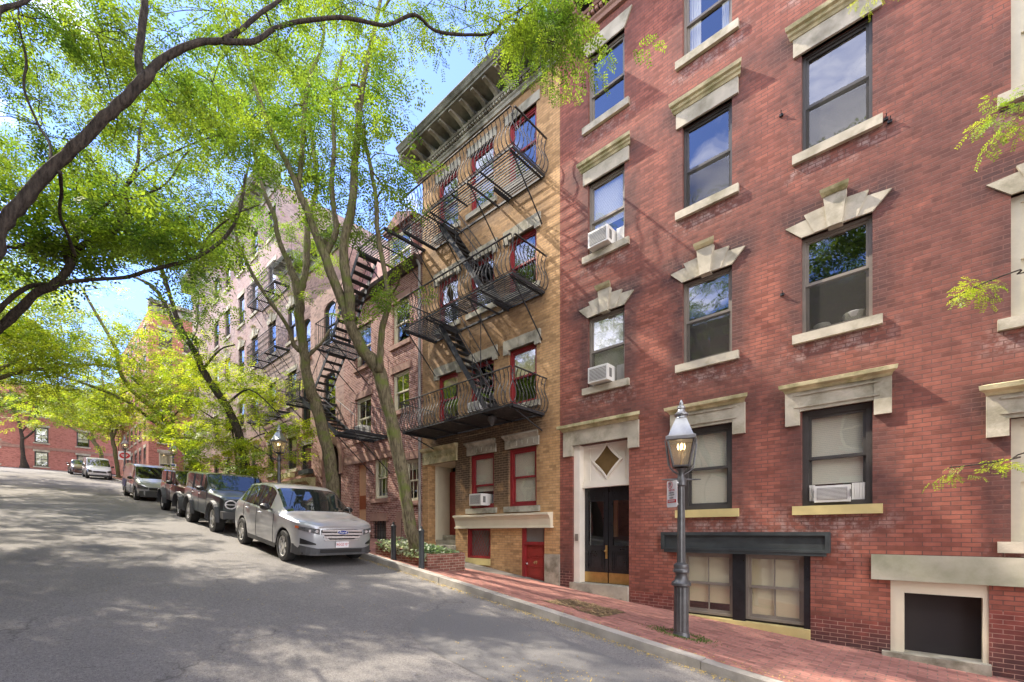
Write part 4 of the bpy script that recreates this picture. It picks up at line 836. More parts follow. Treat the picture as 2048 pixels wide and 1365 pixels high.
# asphalt repair patch
def patch(name, pts, mat, dz=.005):
    m = MB(); n = len(pts); c = np.mean(pts, axis=0)
    def zz(x, y): return RZ(x)+.03*math.sin((y-OKY)/(KY-OKY)*math.pi)+dz
    rings = 4; vs = [(c[0], c[1], zz(*c))]
    for r_ in range(1, rings+1):
        for p in pts:
            x, y = c[0]+(p[0]-c[0])*r_/rings, c[1]+(p[1]-c[1])*r_/rings; vs.append((x, y, zz(x, y)))
    fs = [(0, 1+i, 1+(i+1) % n) for i in range(n)]+[(1+(r_-1)*n+i, 1+r_*n+i, 1+r_*n+(i+1) % n, 1+(r_-1)*n+(i+1) % n) for r_ in range(1, rings) for i in range(n)]
    m.raw(vs, fs); o = m.build(name, mat); o['kind'] = 'structure'; return o
patch('road_patch', [(-3.9+2.2*math.cos(a)*(1+.10*math.sin(3*a)), 4.55+1.15*math.sin(a)*(1+.13*math.cos(2*a))) for a in np.linspace(0, 2*math.pi, 28, endpoint=False)], M['asphalt_patch'])
# tree pit with bark chips
m = MB(); pts = [(-5.55, 6.95), (-4.25, 6.95), (-4.3, 7.95), (-5.5, 7.9)]
for (x, y) in pts: pass
m.raw([(x, y, WZ(x, y)+.006) for x, y in pts], [(0, 1, 2, 3)]); o = m.build('tree_pit', M['dirt']); o['kind'] = 'structure'
m = MB(); rr = random.Random(4)
for i in range(520):
    x, y = rr.uniform(-5.5, -4.3), rr.uniform(6.98, 7.9); z = WZ(x, y)+.012+rr.random()*.02; a = rr.random()*3.1; l = rr.uniform(.02, .06); w_ = l*.4
    m.raw([(x-l*math.cos(a), y-l*math.sin(a), z), (x+w_*math.sin(a), y-w_*math.cos(a), z+.006), (x+l*math.cos(a), y+l*math.sin(a), z+rr.random()*.02), (x-w_*math.sin(a), y+w_*math.cos(a), z)], [(0, 1, 2, 3)])
tag(m.build('bark_chips', M['chips']), 'dry bark chips filling the empty tree pit in the brick pavement', 'mulch', None, 'stuff')
# yellow leaf litter along the kerb and over the road
m = MB(); rr = random.Random(9)
for i in range(5200):
    t = rr.random()
    if t < .66: x = rr.uniform(-14, 2.5); y = KY-abs(rr.gauss(0, .085)); 
    elif t < .78: x = rr.uniform(-12, 3); y = KY+KW+abs(rr.gauss(.03, .10))
    else:
        x, y = rr.uniform(-16, 2), rr.uniform(.5, KY)
        if rr.random() < .45: x, y = rr.gauss(-2.6, .5), rr.gauss(4.2, .3)
    z = (RZ(x)+.03*math.sin((y-OKY)/(KY-OKY)*math.pi) if y < KY else WZ(x, y))+.008
    a = rr.random()*3.14; l = rr.uniform(.007, .018); w_ = l*.5
    m.raw([(x-l*math.cos(a), y-l*math.sin(a), z), (x+w_*math.sin(a), y-w_*math.cos(a), z+.004), (x+l*math.cos(a), y+l*math.sin(a), z+.008), (x-w_*math.sin(a), y+w_*math.cos(a), z)], [(0, 1, 2, 3)])
tag(m.build('leaf_litter', M['litter']), 'tiny fallen yellow leaflets gathered along the kerb and scattered over the road', 'leaf litter', None, 'stuff')
m = MB(); lx, ly = -2.96, 7.30
for i in range(700):
    a = rr.random()*6.28; rad = .19+abs(rr.gauss(0, .12)); x, y = lx+rad*math.cos(a)*1.4, ly+rad*math.sin(a)*.7; z = WZ(x, y)+.004; h = rr.uniform(.01, .035)
    m.raw([(x-.006, y, z), (x+.006, y, z), (x+rr.uniform(-.02, .02), y+rr.uniform(-.02, .02), z+h)], [(0, 1, 2)])
tag(m.build('grass', M['moss']), 'short moss and grass growing round the foot of the near street lamp', 'grass', None, 'stuff')
# ================================================================== street lamps
def street_lamp(x, y, z, sc, label, rot=0.0):
    t = thing('street_lamp', label, 'street lamp', (x, y, z), 'cast iron gas street lamps'); L = lambda *p: (x+p[0]*sc, y+p[1]*sc, z+p[2]*sc)
    m = MB(); F = lambda pr: [(r_*sc, h*sc) for r_, h in pr]
    m.lathe(F([(.145,-.15),(.145,.04),(.13,.06),(.13,.08)]), (x, y, z), 24); m.lathe(F([(.125,.08),(.120,.86)]), (x, y, z), 28, flute=.09)
    m.lathe(F([(.12,.86),(.165,.89),(.165,.93),(.115,.98),(.092,1.06),(.105,1.10),(.135,1.12),(.135,1.16),(.12,1.18),(.13,1.21),(.125,1.25),(.072,1.29)]), (x, y, z), 24)
    m.lathe(F([(.073,1.29),(.060,2.62)]), (x, y, z), 20, flute=.10); m.lathe(F([(.068,2.62),(.085,2.64),(.085,2.74),(.06,2.78),(.055,2.88),(.09,2.93),(.05,2.96)]), (x, y, z), 18)
    m.build('post', M['lamp_iron'], t, True)
    m = MB(); m.tube([L(-.34*.74,-.34*.67,2.74), L(-.1*.74,-.1*.67,2.74), L(.1*.74,.1*.67,2.74), L(.34*.74,.34*.67,2.745)], [.008*sc, .02*sc, .02*sc, .008*sc], 8); m.build('ladder_bar', M['lamp_iron'], t, True)
    # lantern: tapered square glass box
    ca, sa = math.cos(rot), math.sin(rot)
    def sq(h, hz): return [L(ca*a-sa*b, sa*a+ca*b, hz) for a, b in ((-h,-h),(h,-h),(h,h),(-h,h))]
    b0, b1 = sq(.125, 2.97), sq(.215, 3.42)
    m = MB()
    for i in range(4): m.bar(b0[i], b1[i], .024*sc); m.bar(b0[i], b0[(i+1) % 4], .03*sc); m.bar(b1[i], b1[(i+1) % 4], .03*sc)
    m.raw(b0, [(0,1,2,3)])
    for i in range(4):
        p = Vector(b1[i]); c_ = Vector(L(0,0,2.80)); q = Vector(L(0,0,0)); out_ = (Vector((p.x, p.y, 0))-Vector((x, y, 0)))*1.18
        m.tube([c_, (c_+Vector((out_.x*.55, out_.y*.55, .10*sc))), Vector((x+out_.x*.80, y+out_.y*.80, z+2.98*sc)), Vector((x+out_.x, y+out_.y, z+3.40*sc))], .010*sc, 6)
    m.build('lantern_frame', M['lamp_iron'], t)
    m = MB(); i0, i1 = sq(.118, 2.985), sq(.207, 3.41)
    for i in range(4): m.raw([i0[i], i0[(i+1) % 4], i1[(i+1) % 4], i1[i]], [(0,1,2,3)])
    m.build('lantern_pane', M['lamp_glass'], t)
    m = MB(); e0, e1, e2, e3 = sq(.245, 3.42), sq(.245, 3.47), sq(.20, 3.50), sq(.088, 3.80)
    vs = e0+e1+e2+e3; fs = [(0,3,2,1)]
    for k in range(3): fs += [(k*4+i, k*4+(i+1) % 4, k*4+4+(i+1) % 4, k*4+4+i) for i in range(4)]
    fs.append((12,13,14,15)); m.raw(vs, fs)
    m.lathe(F([(.088,3.79),(.10,3.81),(.085,3.85),(.12,3.87),(.12,3.885),(.07,3.93),(.055,3.97),(.07,3.985),(.065,4.02),(.03,4.05),(.035,4.07),(.028,4.10),(.006,4.14)]), (x, y, z), 16)
    m.build('lantern_cap', M['lamp_metal'], t, True)
    m = MB()
    for a in range(4):
        dx, dy = .05*math.cos(a*1.57+.6), .05*math.sin(a*1.57+.6)
        m.tube([L(dx,dy,3.26), L(dx*1.2,dy*1.2,3.32), L(dx,dy,3.38)], [.006*sc, .011*sc, .002*sc], 6)
    m.build('flame', M['flame'], t, True)
    m = MB(); m.tube([L(0,0,2.9), L(0,0,3.22)], .012*sc, 6)
    for a in range(4): m.tube([L(0,0,3.18), L(.05*math.cos(a*1.57+.6), .05*math.sin(a*1.57+.6), 3.26)], .007*sc, 5)
    m.build('burner', M['brass'], t)
    return t
LZ = WZ(lx, ly)
near_lamp = street_lamp(lx, ly, LZ-.01, .925, 'tall grey cast iron gas lamp carrying the white parking sign', R(20))
l2 = (-18.4, 6.85); street_lamp(l2[0], l2[1], WZ(*l2), .93, 'gas street lamp behind the silver car, in front of the pink house', R(35))
l3 = (-45.4, 8.7); street_lamp(l3[0], l3[1], RZ(l3[0]), .95, 'gas street lamp at the corner of the side street, with round blue and red sign', R(10))
l4 = (-54.3, 6.8); street_lamp(l4[0], l4[1], RZ(l4[0])+.13, .97, 'far gas street lamp near the oval red hanging sign', R(10))
# parking sign on the near lamp (faces up the road to the left)
def board(name, label, cat, c, w_, h, yaw, mat, rad=.03, th=.006, group=None):
    t = thing(name, label, cat, c, group, (0, 0, yaw))
    pts = []
    for (sx, sz, a0) in ((1,1,0),(-1,1,90),(-1,-1,180),(1,-1,270)):
        for k in range(5):
            a = R(a0+22.5*k); pts.append((sx*(w_/2-rad)+rad*math.cos(a), sz*(h/2-rad)+rad*math.sin(a)))
    m = MB(); m.prism(pts, -th/2, th/2); me_o = m.build('sign_panel', mat, None); me_o.parent = t; return t
def local(mb, name, mat, t): 
    o = mb.build(name, mat, None); o.parent = t; return o
sgz = SZ(1357, 988, ly-.05); sg = board('parking_sign', 'white parking restriction sign with red lettering strapped to the near street lamp', 'sign', (lx-.16, ly-.10, LZ+1.76*1.0), .30, .50, R(-28), M['sign_white']); sg.scale = (.82, .82, .86)
sg.location = (lx-.11, ly-.10, -(988-HY)/FOC*7.35)
def ltxt(t, s, size, x, z, mat, sx=1.0, name='lettering'):
    o = text_mesh(s, size, mat, (0, 0, 0), (R(90), 0, 0), name, None, .0015, sx); o.parent = t; o.location = (x, -.006, z); return o
ltxt(sg, 'P', .11, -.05, .17, M['ink_dark'])
m = MB(); rg = [(-.05+.062*math.cos(k*math.pi/10), -.0055, .17+.062*math.sin(k*math.pi/10)) for k in range(21)]; m.tube(rg, .005, 5); m.bar((-.09, -.0065, .215), (-.01, -.0065, .125), .010, .004); local(m, 'no_parking_ring', M['ink_red'], sg)
for s, sz, z, mt in (('VISITOR', .05, .07, 'ink_red'), ('PARKING', .036, .02, 'ink_dark'), ('2 HOUR LIMIT', .028, -.02, 'ink_dark'), ('EXCEPT', .034, -.075, 'ink_dark')): ltxt(sg, s, sz, -.01, z, M[mt])
m = MB(); m.box(-.125, .125, -.0065, -.003, -.165, -.105); local(m, 'red_band', M['ink_red'], sg)
o = ltxt(sg, 'RESIDENT', .042, 0, -.135, M['sign_white']); o.location.y = -.009
m = MB(); m.box(.02, .16, .004, .02, .19, .21); m.box(.02, .16, .004, .02, -.21, -.19); local(m, 'clamp', M['chrome'], sg)
rs = board('round_sign', 'small white sign with blue and red roundel on the corner gas lamp', 'sign', (l3[0]+.12, l3[1]-.02, RZ(l3[0])+1.75), .42, .62, R(60), M['sign_white'])
m = MB(); m.tube([(.12*math.cos(k*math.pi/8), -.008, -.10+.12*math.sin(k*math.pi/8)) for k in range(17)], .022, 6); local(m, 'red_ring', M['ink_red'], rs)
m = MB(); m.box(-.13, .13, -.008, -.003, .08, .26); local(m, 'blue_block', M['ink_blue'], rs)
hs = board('hanging_sign', 'oval red and white hanging sign near the top of the street', 'sign', (-55.6, 6.95, SZ(249, 912, 6.95)), .98, .80, R(62), M['sign_white'])
m = MB(); m.add([(.42*math.cos(a), -.009, .29*math.sin(a)) for a in np.linspace(0, 2*math.pi, 28, endpoint=False)], [tuple(range(28))]); local(m, 'red_oval', M['ink_red'], hs)
for z in (.05, -.07):
    m = MB(); m.box(-.26 if z > 0 else -.16, .26 if z > 0 else .16, -.016, -.010, z-.035, z+.035); local(m, 'white_lettering', M['sign_white'], hs)
m = MB(); m.bar((0, .0, .42), (.7, .25, .42), .03); m.bar((0, 0, .40), (0, 0, .43), .02); local(m, 'bracket', M['iron'], hs)
# bollards, planter, downpipe
def bollard(px, q, label, r_=.068, h=.95, mat='iron'):
    x = SX(px, q); z = WZ(x, q); t = thing('bollard', label, 'bollard', (x, q, z), 'iron bollards by the planter')
    m = MB(); m.lathe([(r_*1.15,-.1),(r_*1.15,.05),(r_,.07),(r_*.95,h-.12),(r_*1.05,h-.10),(r_*1.05,h-.07),(r_*.6,h-.04),(r_*.35,h-.02),(r_*.5,h+.0),(r_*.3,h+.03)], (x, q, z), 16); m.build('post', M[mat], t, True)
bollard(787, 6.62, 'dark iron bollard beside the front bumper of the silver car'); bollard(843, 6.62, 'blue black iron bollard at the corner of the brick planter', .066, .98, 'blackstone')
pl = thing('brick_planter', 'low brick planter box round the foot of the leaning tree', 'planter', (-10.0, 7.1, WZ(-10, 7.1)))
PX0, PX1, PY0, PY1 = -11.3, -8.95, 6.75, 7.95; pz = WZ(-9.0, 6.8)+.34
m = MB()
for (a0, a1, b0, b1) in ((PX0, PX1, PY0, PY0+.13), (PX0, PX1, PY1-.13, PY1), (PX0, PX0+.13, PY0+.13, PY1-.13), (PX1-.13, PX1, PY0+.13, PY1-.13)):
    za, zb = RZ(a0)+.13+.22, RZ(a1)+.13+.30
    m.raw([(a0,b0,-1.6),(a1,b0,-1.6),(a1,b1,-1.6),(a0,b1,-1.6),(a0,b0,za),(a1,b0,zb),(a1,b1,zb),(a0,b1,za)], [(0,3,2,1),(4,5,6,7),(0,1,5,4),(1,2,6,5),(2,3,7,6),(3,0,4,7)])
m.build('brick_wall', M['brick_planter'], pl)
m = MB(); m.raw([(PX0+.13,PY0+.13,RZ(PX0)+.28),(PX1-.13,PY0+.13,RZ(PX1)+.34),(PX1-.13,PY1-.13,RZ(PX1)+.34),(PX0+.13,PY1-.13,RZ(PX0)+.28)], [(0,1,2,3)]); m.build('soil', M['dirt'], pl)
m = MB(); rr = random.Random(5)
for i in range(1500):
    x, y = rr.uniform(PX0+.1, PX1-.02), rr.uniform(PY0+.05, PY1-.05); z = RZ(x)+.36+rr.uniform(0, .22)*(1-abs(y-7.35)/.8)
    if rr.random() < .18: y = PY0-rr.uniform(0, .08); z -= rr.uniform(0, .15)
    l = rr.uniform(.03, .06); n_ = Vector((rr.uniform(-1, 1), rr.uniform(-1.2, .4), rr.uniform(.4, 1.4))).normalized(); a = n_.orthogonal().normalized(); b_ = n_.cross(a); th = rr.random()*6.28
    u = a*math.cos(th)+b_*math.sin(th); v = n_.cross(u); p = Vector((x, y, z))
    m.raw([p-u*l*.9, p-u*l*.1-v*l*.7, p+u*l, p-u*l*.1+v*l*.7], [(0,1,2,3)])
tag(m.build('ivy', M['leaf_ivy']), 'variegated ivy filling the brick planter under the leaning tree', 'ivy', None, 'stuff')
m = MB(); dpx = XY0-.06
m.tube([(dpx, FY-.07, -.9), (dpx, FY-.07, 9.0), (dpx-.05, FY-.16, 9.25)], .05, 10)
dp = m.build('downpipe', M['pipe']); tag(dp, 'grey downpipe running up between the brown and the yellow brick houses', 'downpipe')
# ================================================================== fire escapes
def platform(t, x0, x1, y0, y1, z, hole=None, name='platform', slat=.055, mat='iron', solid=False):
    m = MB(); hh = .055
    for y in (y0, y1-.02): m.box(x0, x1, y, y+.025, z-hh, z)
    for x in (x0, x1-.025): m.box(x, x+.025, y0+.025, y1-.02, z-hh*1.5, z-.005)
    n = int((y1-y0)/slat)
    for i in range(n):
        y = y0+.04+(y1-y0-.07)*i/n
        if hole and y > hole[2]:
            m.box(x0+.025, hole[0], y, y+.018, z-.03, z); m.box(hole[1], x1-.025, y, y+.018, z-.03, z)
        else: m.box(x0+.025, x1-.025, y, y+.018, z-.03, z)
    k = max(2, int((x1-x0)/1.15))
    for i in range(1, k):
        x = x0+(x1-x0)*i/k
        if hole and hole[0] < x < hole[1]: m.box(x-.015, x+.015, y0+.025, hole[2], z-hh*1.3, z-.032)
        else: m.box(x-.015, x+.015, y0+.025, y1-.02, z-hh*1.3, z-.032)
    if hole:
        m.box(hole[0]-.04, hole[0], hole[2], y1, z-hh*2, z+.0); m.box(hole[1], hole[1]+.04, hole[2], y1, z-hh*2, z)
    return m.build(name, M[mat], t)
def bracket(t, x, y0, z, drop=.95):
    m = MB(); m.bar((x, y0+.1, z-.07), (x, FY+.01, z-drop), .026); m.bar((x, y0, z-.075), (x, FY+.01, z-.075), .03, .05); m.build('bracket', M['iron'], t)
def bellied_rail(t, x0, x1, y0, z, h=.86, sp=.135):
    """top rail, foot rail and S curved twisted bars that belly outward"""
    m = MB(); prof = [(0, 0), (-.065, .05), (-.11, .16), (-.115, .28), (-.075, .42), (-.015, .55), (.015, .68), (.0, .82), (-.04, .92), (-.05, .95)]
    def run(P, Q, out_):
        L = (Q-P).length; n = int(L/sp)
        for i in range(n+1):
            b = P.lerp(Q, i/n); pts = [b+out_*(-a)+Vector((0, 0, c*h/.95)) for a, c in [(-q[0], q[1]) for q in prof]]
            pts = [b+out_*(-q[0])+Vector((0, 0, q[1]*h/.95)) for q in prof]
            rads = [.0095+.005*(j % 2) for j in range(len(pts))]; m.tube(pts, rads, 5, cap=False)
            if i % 2 == 0:  # small scroll under the rail
                c = b+out_*.02+Vector((0, 0, h*.80)); d = (Q-P).normalized(); m.tube([c+d*(.045*math.cos(a)*(1-a/9))+Vector((0, 0, .045*math.sin(a)*(1-a/9))) for a in (0, .9, 1.8, 2.7, 3.6, 4.5)], 0.009, 4, cap=False)
        o_ = out_*.07
        m.bar(P+o_+Vector((0, 0, h)), Q+o_+Vector((0, 0, h)), .045, .02); m.bar(P+Vector((0, 0, .03)), Q+Vector((0, 0, .03)), .02, .012)
    A, B_, C_, D = Vector((x0, FY-.02, z)), Vector((x0, y0, z)), Vector((x1, y0, z)), Vector((x1, FY-.02, z))
    run(A, B_, Vector((-1, 0, 0))); run(B_, C_, Vector((0, -1, 0))); run(C_, D, Vector((1, 0, 0)))
    return m.build('railing', M['iron_worn'], t)
def straight_rail(t, segs, h=.9, sp=.14, scroll=True, mid=False):
    m = MB()
    for P, Q in segs:
        P, Q = Vector(P), Vector(Q); L = (Q-P).length; n = max(1, int(L/sp)); d = (Q-P).normalized(); up = Vector((0, 0, 1))
        m.bar(P+up*h, Q+up*h, .03, .02); m.bar(P+up*.06, Q+up*.06, .02, .015)
        if scroll: m.bar(P+up*h*.86, Q+up*h*.86, .012)
        for i in range(n+1):
            b = P.lerp(Q, i/n); m.tube([b, b+up*h], .009, 4, cap=False)
            if scroll and i < n:
                for zc, s in ((.30, 1), (.60, -1)):
                    c = b+d*(L/n*.5)+up*h*zc; m.tube([c+d*(.045*s*math.cos(a)*(1-a/8))+up*(.11*math.sin(a)*(1-a/9)) for a in (0, .8, 1.6, 2.4, 3.2, 4.0, 5.0)], .007, 4, cap=False)
    return m.build('railing', M['iron_worn'], t)
def stairs(t, P, Q, wd, n, rail=True, tread=.17, mat='iron', rail_h=.8):
    """P top, Q bottom centre lines, wd across street axis (y)"""
    P, Q = Vector(P), Vector(Q); m = MB(); off = Vector((0, wd/2, 0))
    for s in (-1, 1): m.bar(P+off*s, Q+off*s, .022, .15)
    d = (Q-P); sx = 1 if d.x > 0 else -1
    for i in range(n):
        c = P+d*((i+.5)/n); m.box(c.x-tread/2, c.x+tread/2, c.y-wd/2, c.y+wd/2, c.z-.018, c.z+.008)
    o = m.build('staircase', M[mat], t)
    if rail:
        m = MB()
        for s in (-1, 1):
            a, b = P+off*s+Vector((0, 0, rail_h)), Q+off*s+Vector((0, 0, rail_h)); m.tube([a, b], .014, 6); m.tube([P+off*s, a], .011, 5); m.tube([Q+off*s, b], .011, 5)
            for k in (.33, .66): m.tube([P+off*s+d*k, P+off*s+d*k+Vector((0, 0, rail_h))], .009, 5)
        m.build('handrail', M[mat], o)
    return o
fx0, fx1, fy = -11.95, -7.35, 8.05
fe_y = thing('fire_escape', 'black iron fire escape with three bellied balconies on the yellow brick house', 'fire escape', ((fx0+fx1)/2, FY, 3.1), 'fire escapes on the house fronts')
ZA, ZB_, ZC_ = 3.12, 6.28, 9.32
platform(fe_y, fx0, fx1, fy, FY-.01, ZA, None, slat=.05)
m = MB(); m.box(fx0+.05, fx1-.05, fy+.05, FY-.05, ZA-.028, ZA-.012); m.build('deck_plate', M['iron_worn'], fe_y)
platform(fe_y, fx0, fx1, fy, FY-.01, ZB_, (-10.75, -8.65, 8.68), slat=.075); platform(fe_y, fx0, fx1, fy, FY-.01, ZC_, (-10.75, -8.65, 8.68), slat=.075)
for z in (ZA, ZB_, ZC_):
    bellied_rail(fe_y, fx0, fx1, fy, z)
    for x in (fx0+.1, -10.6, -9.0, fx1-.1):
        if z > ZA or x in (fx0+.1, fx1-.1): bracket(fe_y, x, fy, z, 1.25 if z > ZA else .45)
stairs(fe_y, (-10.9, 8.98, ZC_), (-8.75, 8.98, ZB_), .56, 12); stairs(fe_y, (-10.9, 8.98, ZB_), (-8.75, 8.98, ZA), .56, 12)
m = MB(); m.tube([(-9.35, 8.9, ZB_-.05), (-9.35, 8.9, ZA+.5)], .012, 5)
for z in (ZA, ZB_): m.bar((-9.6, FY-.03, z+1.9), (-9.0, FY-.05, z+1.25), .012); m.bar((-10.1, FY-.03, z+2.5), (-9.6, FY-.05, z+1.9), .012)
m.build('tie_rod', M['iron'], fe_y)
m = MB(); m.lathe([(.02,-.28),(.10,-.16),(.13,-.06),(.05,0)], (-8.4, 8.4, ZA-.05), 10); m.build('drop_rosette', M['iron_worn'], fe_y, True)
# lower fire stair in front of the brown and the tan houses
fe_b = thing('fire_escape', 'black iron stair with open treads zigzagging between the brown brick and the tan houses', 'fire escape', (-16, FY, 3.5), 'fire escapes on the house fronts')
P1, P2, P3, P4 = (-14.15, -12.45, 9.52), (-17.3, -16.0, 7.08), (-20.1, -18.65, 5.5), (-15.75, -14.55, 3.55)
yo = 7.75
for p in (P1, P2, P3, P4):
    platform(fe_b, p[0], p[1], yo, FY-.01, p[2], None, slat=.085)
    for x in (p[0]+.05, p[1]-.05): bracket(fe_b, x, yo, p[2], 1.35)
stairs(fe_b, (P1[0]+.05, 8.15, P1[2]), (P2[1]-.1, 8.15, P2[2]), .66, 11, tread=.22)
stairs(fe_b, (P2[0]+.2, 8.55, P2[2]), (P3[1]-.1, 8.55, P3[2]), .66, 7, tread=.24)
stairs(fe_b, (P3[1]-.2, 8.15, P3[2]), (P4[0]+.1, 8.15, P4[2]), .66, 9, tread=.22)
straight_rail(fe_b, [((P2[0], FY, P2[2]), (P2[0], yo, P2[2])), ((P2[0], yo, P2[2]), (P2[1], yo, P2[2])), ((P2[1], yo, P2[2]), (P2[1], FY, P2[2]))], scroll=False, sp=.13)
straight_rail(fe_b, [((P3[0], FY, P3[2]), (P3[0], yo, P3[2])), ((P3[0], yo, P3[2]), (P3[1], yo, P3[2]))], scroll=True, sp=.13, h=1.0)
straight_rail(fe_b, [((P4[1], yo, P4[2]), (P4[1], FY, P4[2]))], scroll=False); straight_rail(fe_b, [((P1[0]+.8, yo, P1[2]), (P1[1], yo, P1[2]))], scroll=False, sp=.2)
# balconies of the pink house
fe_p = thing('fire_escape', 'three small iron balconies with scrolled railings stacked on the pink brick house', 'fire escape', (-25.5, FY, 6), 'fire escapes on the house fronts')
for z in (12.38, 9.2, 6.05):
    a, b, y_ = -27.45, -23.6, 8.55
    platform(fe_p, a, b, y_, FY-.01, z, None, slat=.08)
    for x in (a+.1, -26.1, -24.9, b-.1): bracket(fe_p, x, y_, z, .95)
    straight_rail(fe_p, [((a, FY, z), (a, y_, z)), ((a, y_, z), (b, y_, z)), ((b, y_, z), (b, FY, z))], sp=.16, h=.95)
# ================================================================== cars (local axes: x forward, y left, z up, origin on the ground mid wheelbase)
def prof(pts, sm=.06):
    xs_ = np.array([p[0] for p in pts], float); zs = np.array([p[1] for p in pts], float); g = np.arange(xs_[0]-.3, xs_[-1]+.3, .02)
    v = np.interp(g, xs_, zs); k = max(1, int(sm/.02))*2+1; h = np.hanning(k+2)[1:-1]; h /= h.sum(); v = np.convolve(np.pad(v, k//2, 'edge'), h, 'valid')
    return lambda x: float(np.interp(x, g, v))
def make_car(S):
    t = thing('parked_car', S['label'], S.get('cat', 'car'), (0, 0, 0), 'vehicles parked along the kerb')
    wb, W, r = S['wb'], S['W'], S['r']; xf, xr = S['front'], S['rear']; sill = S['sill']
    zb, zr, wl = prof(S['belt'], S.get('sm', .08)), prof(S['roof'], S.get('sm', .08)), prof(S['plan'], .05); re_ = prof(S['redge'], .1); zlo = prof(S.get('low', [(xr, sill), (xf, sill)]), .05)
    ra = S.get('arch', r+.055); st = set(np.round(np.linspace(xr, xf, 34), 3))
    for c in (-wb/2, wb/2):
        for a in np.linspace(0, math.pi, 15): st.add(round(c+ra*math.cos(a), 3))
    for a, b in S['glass']+[S['ws'], S['rw']]: st.add(a); st.add(b)
    for e in (0, .03, .08, .15, .25, .38): st.add(round(xf-e, 3)); st.add(round(xr+e, 3))
    st = sorted(st); st2 = [st[0]]
    keyx = {v for g_ in S['glass']+[S['ws'], S['rw']] for v in g_}
    for x in st[1:]:
        if x-st2[-1] > .012: st2.append(x)
        elif x in keyx: st2[-1] = x
    st = st2
    def z0(x):
        z = zlo(x)
        for c in (-wb/2, wb/2):
            if abs(x-c) < ra: z = max(z, r*1.0+math.sqrt(ra*ra-(x-c)**2)*S.get('asq', 1))
        return z
    def section(x):
        w_ = wl(x)*W/2; b = zb(x); R_ = max(zr(x), b+.01); lo = z0(x); hi = b-.02; lo = min(lo, hi-.06); q = re_(x)*W/2; cab = R_-b > .18
        mid_ = max(lo+.03, lo+(hi-lo)*.3); ch = max(lo+.015, min(lo+.11, S['clad']))
        if cab: top = [(w_*.955, b+.025), (q*1.03, R_-.085), (q, R_-.045), (q*.9, R_-.018), (q*.5, R_-.002), (0, R_)]
        else: top = [(w_*.95, b+.012), (w_*.90, b+.3*(R_-b)+.012), (w_*.82, b+.6*(R_-b)+.01), (w_*.66, R_-.01), (w_*.36, R_-.002), (0, R_)]
        tk = S.get('tuck', .965)
        return [(w_*tk, lo), (w_*(tk+.01), ch), (w_*.995, mid_), (w_, lo+(hi-lo)*.62), (w_*.985, hi)]+top
    secs = [section(x) for x in st]; NR = len(secs[0]); groups = {}
    def put(key, quad_):
        groups.setdefault(key, MB()).raw(quad_, [(0, 1, 2, 3)])
    V = lambda i, k, s: (st[i], s*secs[i][k][0], secs[i][k][1])
    body = MB(); vid = {}
    def bv(i, k, s):
        key = (i, k, s if k < NR-1 else 0)
        if key not in vid: body.v.append(V(i, k, s)); vid[key] = len(body.v)-1
        return vid[key]
    for i in range(len(st)-1):
        xm = (st[i]+st[i+1])/2
        for k in range(NR-1):
            for s in (1, -1):
                q = [V(i, k, s), V(i+1, k, s), V(i+1, k+1, s), V(i, k+1, s)]
                if s < 0: q = q[::-1]
                gi = next((n for n, (a, b) in enumerate(S['glass']) if a < xm < b), None)
                if k == 5 and gi is not None: put(('side_window', gi, s), q)
                elif k >= 7 and S['ws'][0] < xm < S['ws'][1]: put(('windscreen', 0, 0), q)
                elif k >= 7 and S['rw'][0] < xm < S['rw'][1]: put(('rear_window', 0, 0), q)
                elif k == 0 and S['clad'] > 0: put(('trim', 0, s), q)
                else:
                    ids = [bv(i, k, s), bv(i+1, k, s), bv(i+1, k+1, s), bv(i, k+1, s)]
                    if s < 0: ids = ids[::-1]
                    body.f.append(tuple(ids)); body.m.append(0)
    for i, fl in ((0, 1), (len(st)-1, -1)):
        for k in range(NR-1):
            ids = [bv(i, k, 1), bv(i, k+1, 1), bv(i, k+1, -1), bv(i, k, -1)]
            ids = list(dict.fromkeys(ids)); body.f.append(tuple(ids[::fl])); body.m.append(0)
    local(body, 'body', M[S['paint']], t).data.polygons.foreach_set('use_smooth', [True]*len(body.f)); t.children[0].data.set_sharp_from_angle(angle=R(30))
    for (nm_, a, b), g_ in groups.items():
        o = local(g_, nm_, M['carglass' if 'win' in nm_ else 'clad'], t)
        if nm_ != 'side_window': o.data.polygons.foreach_set('use_smooth', [True]*len(g_.f))
    # underbody and wells
    m = MB(); m.box(xr+.25, xf-.25, -W/2+.33, W/2-.33, max(.2, sill-.05), .72); m.box(xr+.15, xf-.15, -W/2+.12, W/2-.12, sill+.02, sill+.06)
    for c in (-wb/2, wb/2):
        for s in (-1, 1):
            aa = np.linspace(0, math.pi, 11); y0, y1 = s*(W/2-.34), s*(W/2-.05)
            vs = [(c+(ra+.012)*math.cos(a), y0, r+(ra+.012)*math.sin(a)) for a in aa]+[(c+(ra+.012)*math.cos(a), y1, r+(ra+.012)*math.sin(a)) for a in aa]
            m.raw(vs, [(i, i+1, i+12, i+11) for i in range(10)])
    local(m, 'underbody', M['dark_plastic'], t)
    # wheels
    proto = None; tw = S.get('tw', .25)
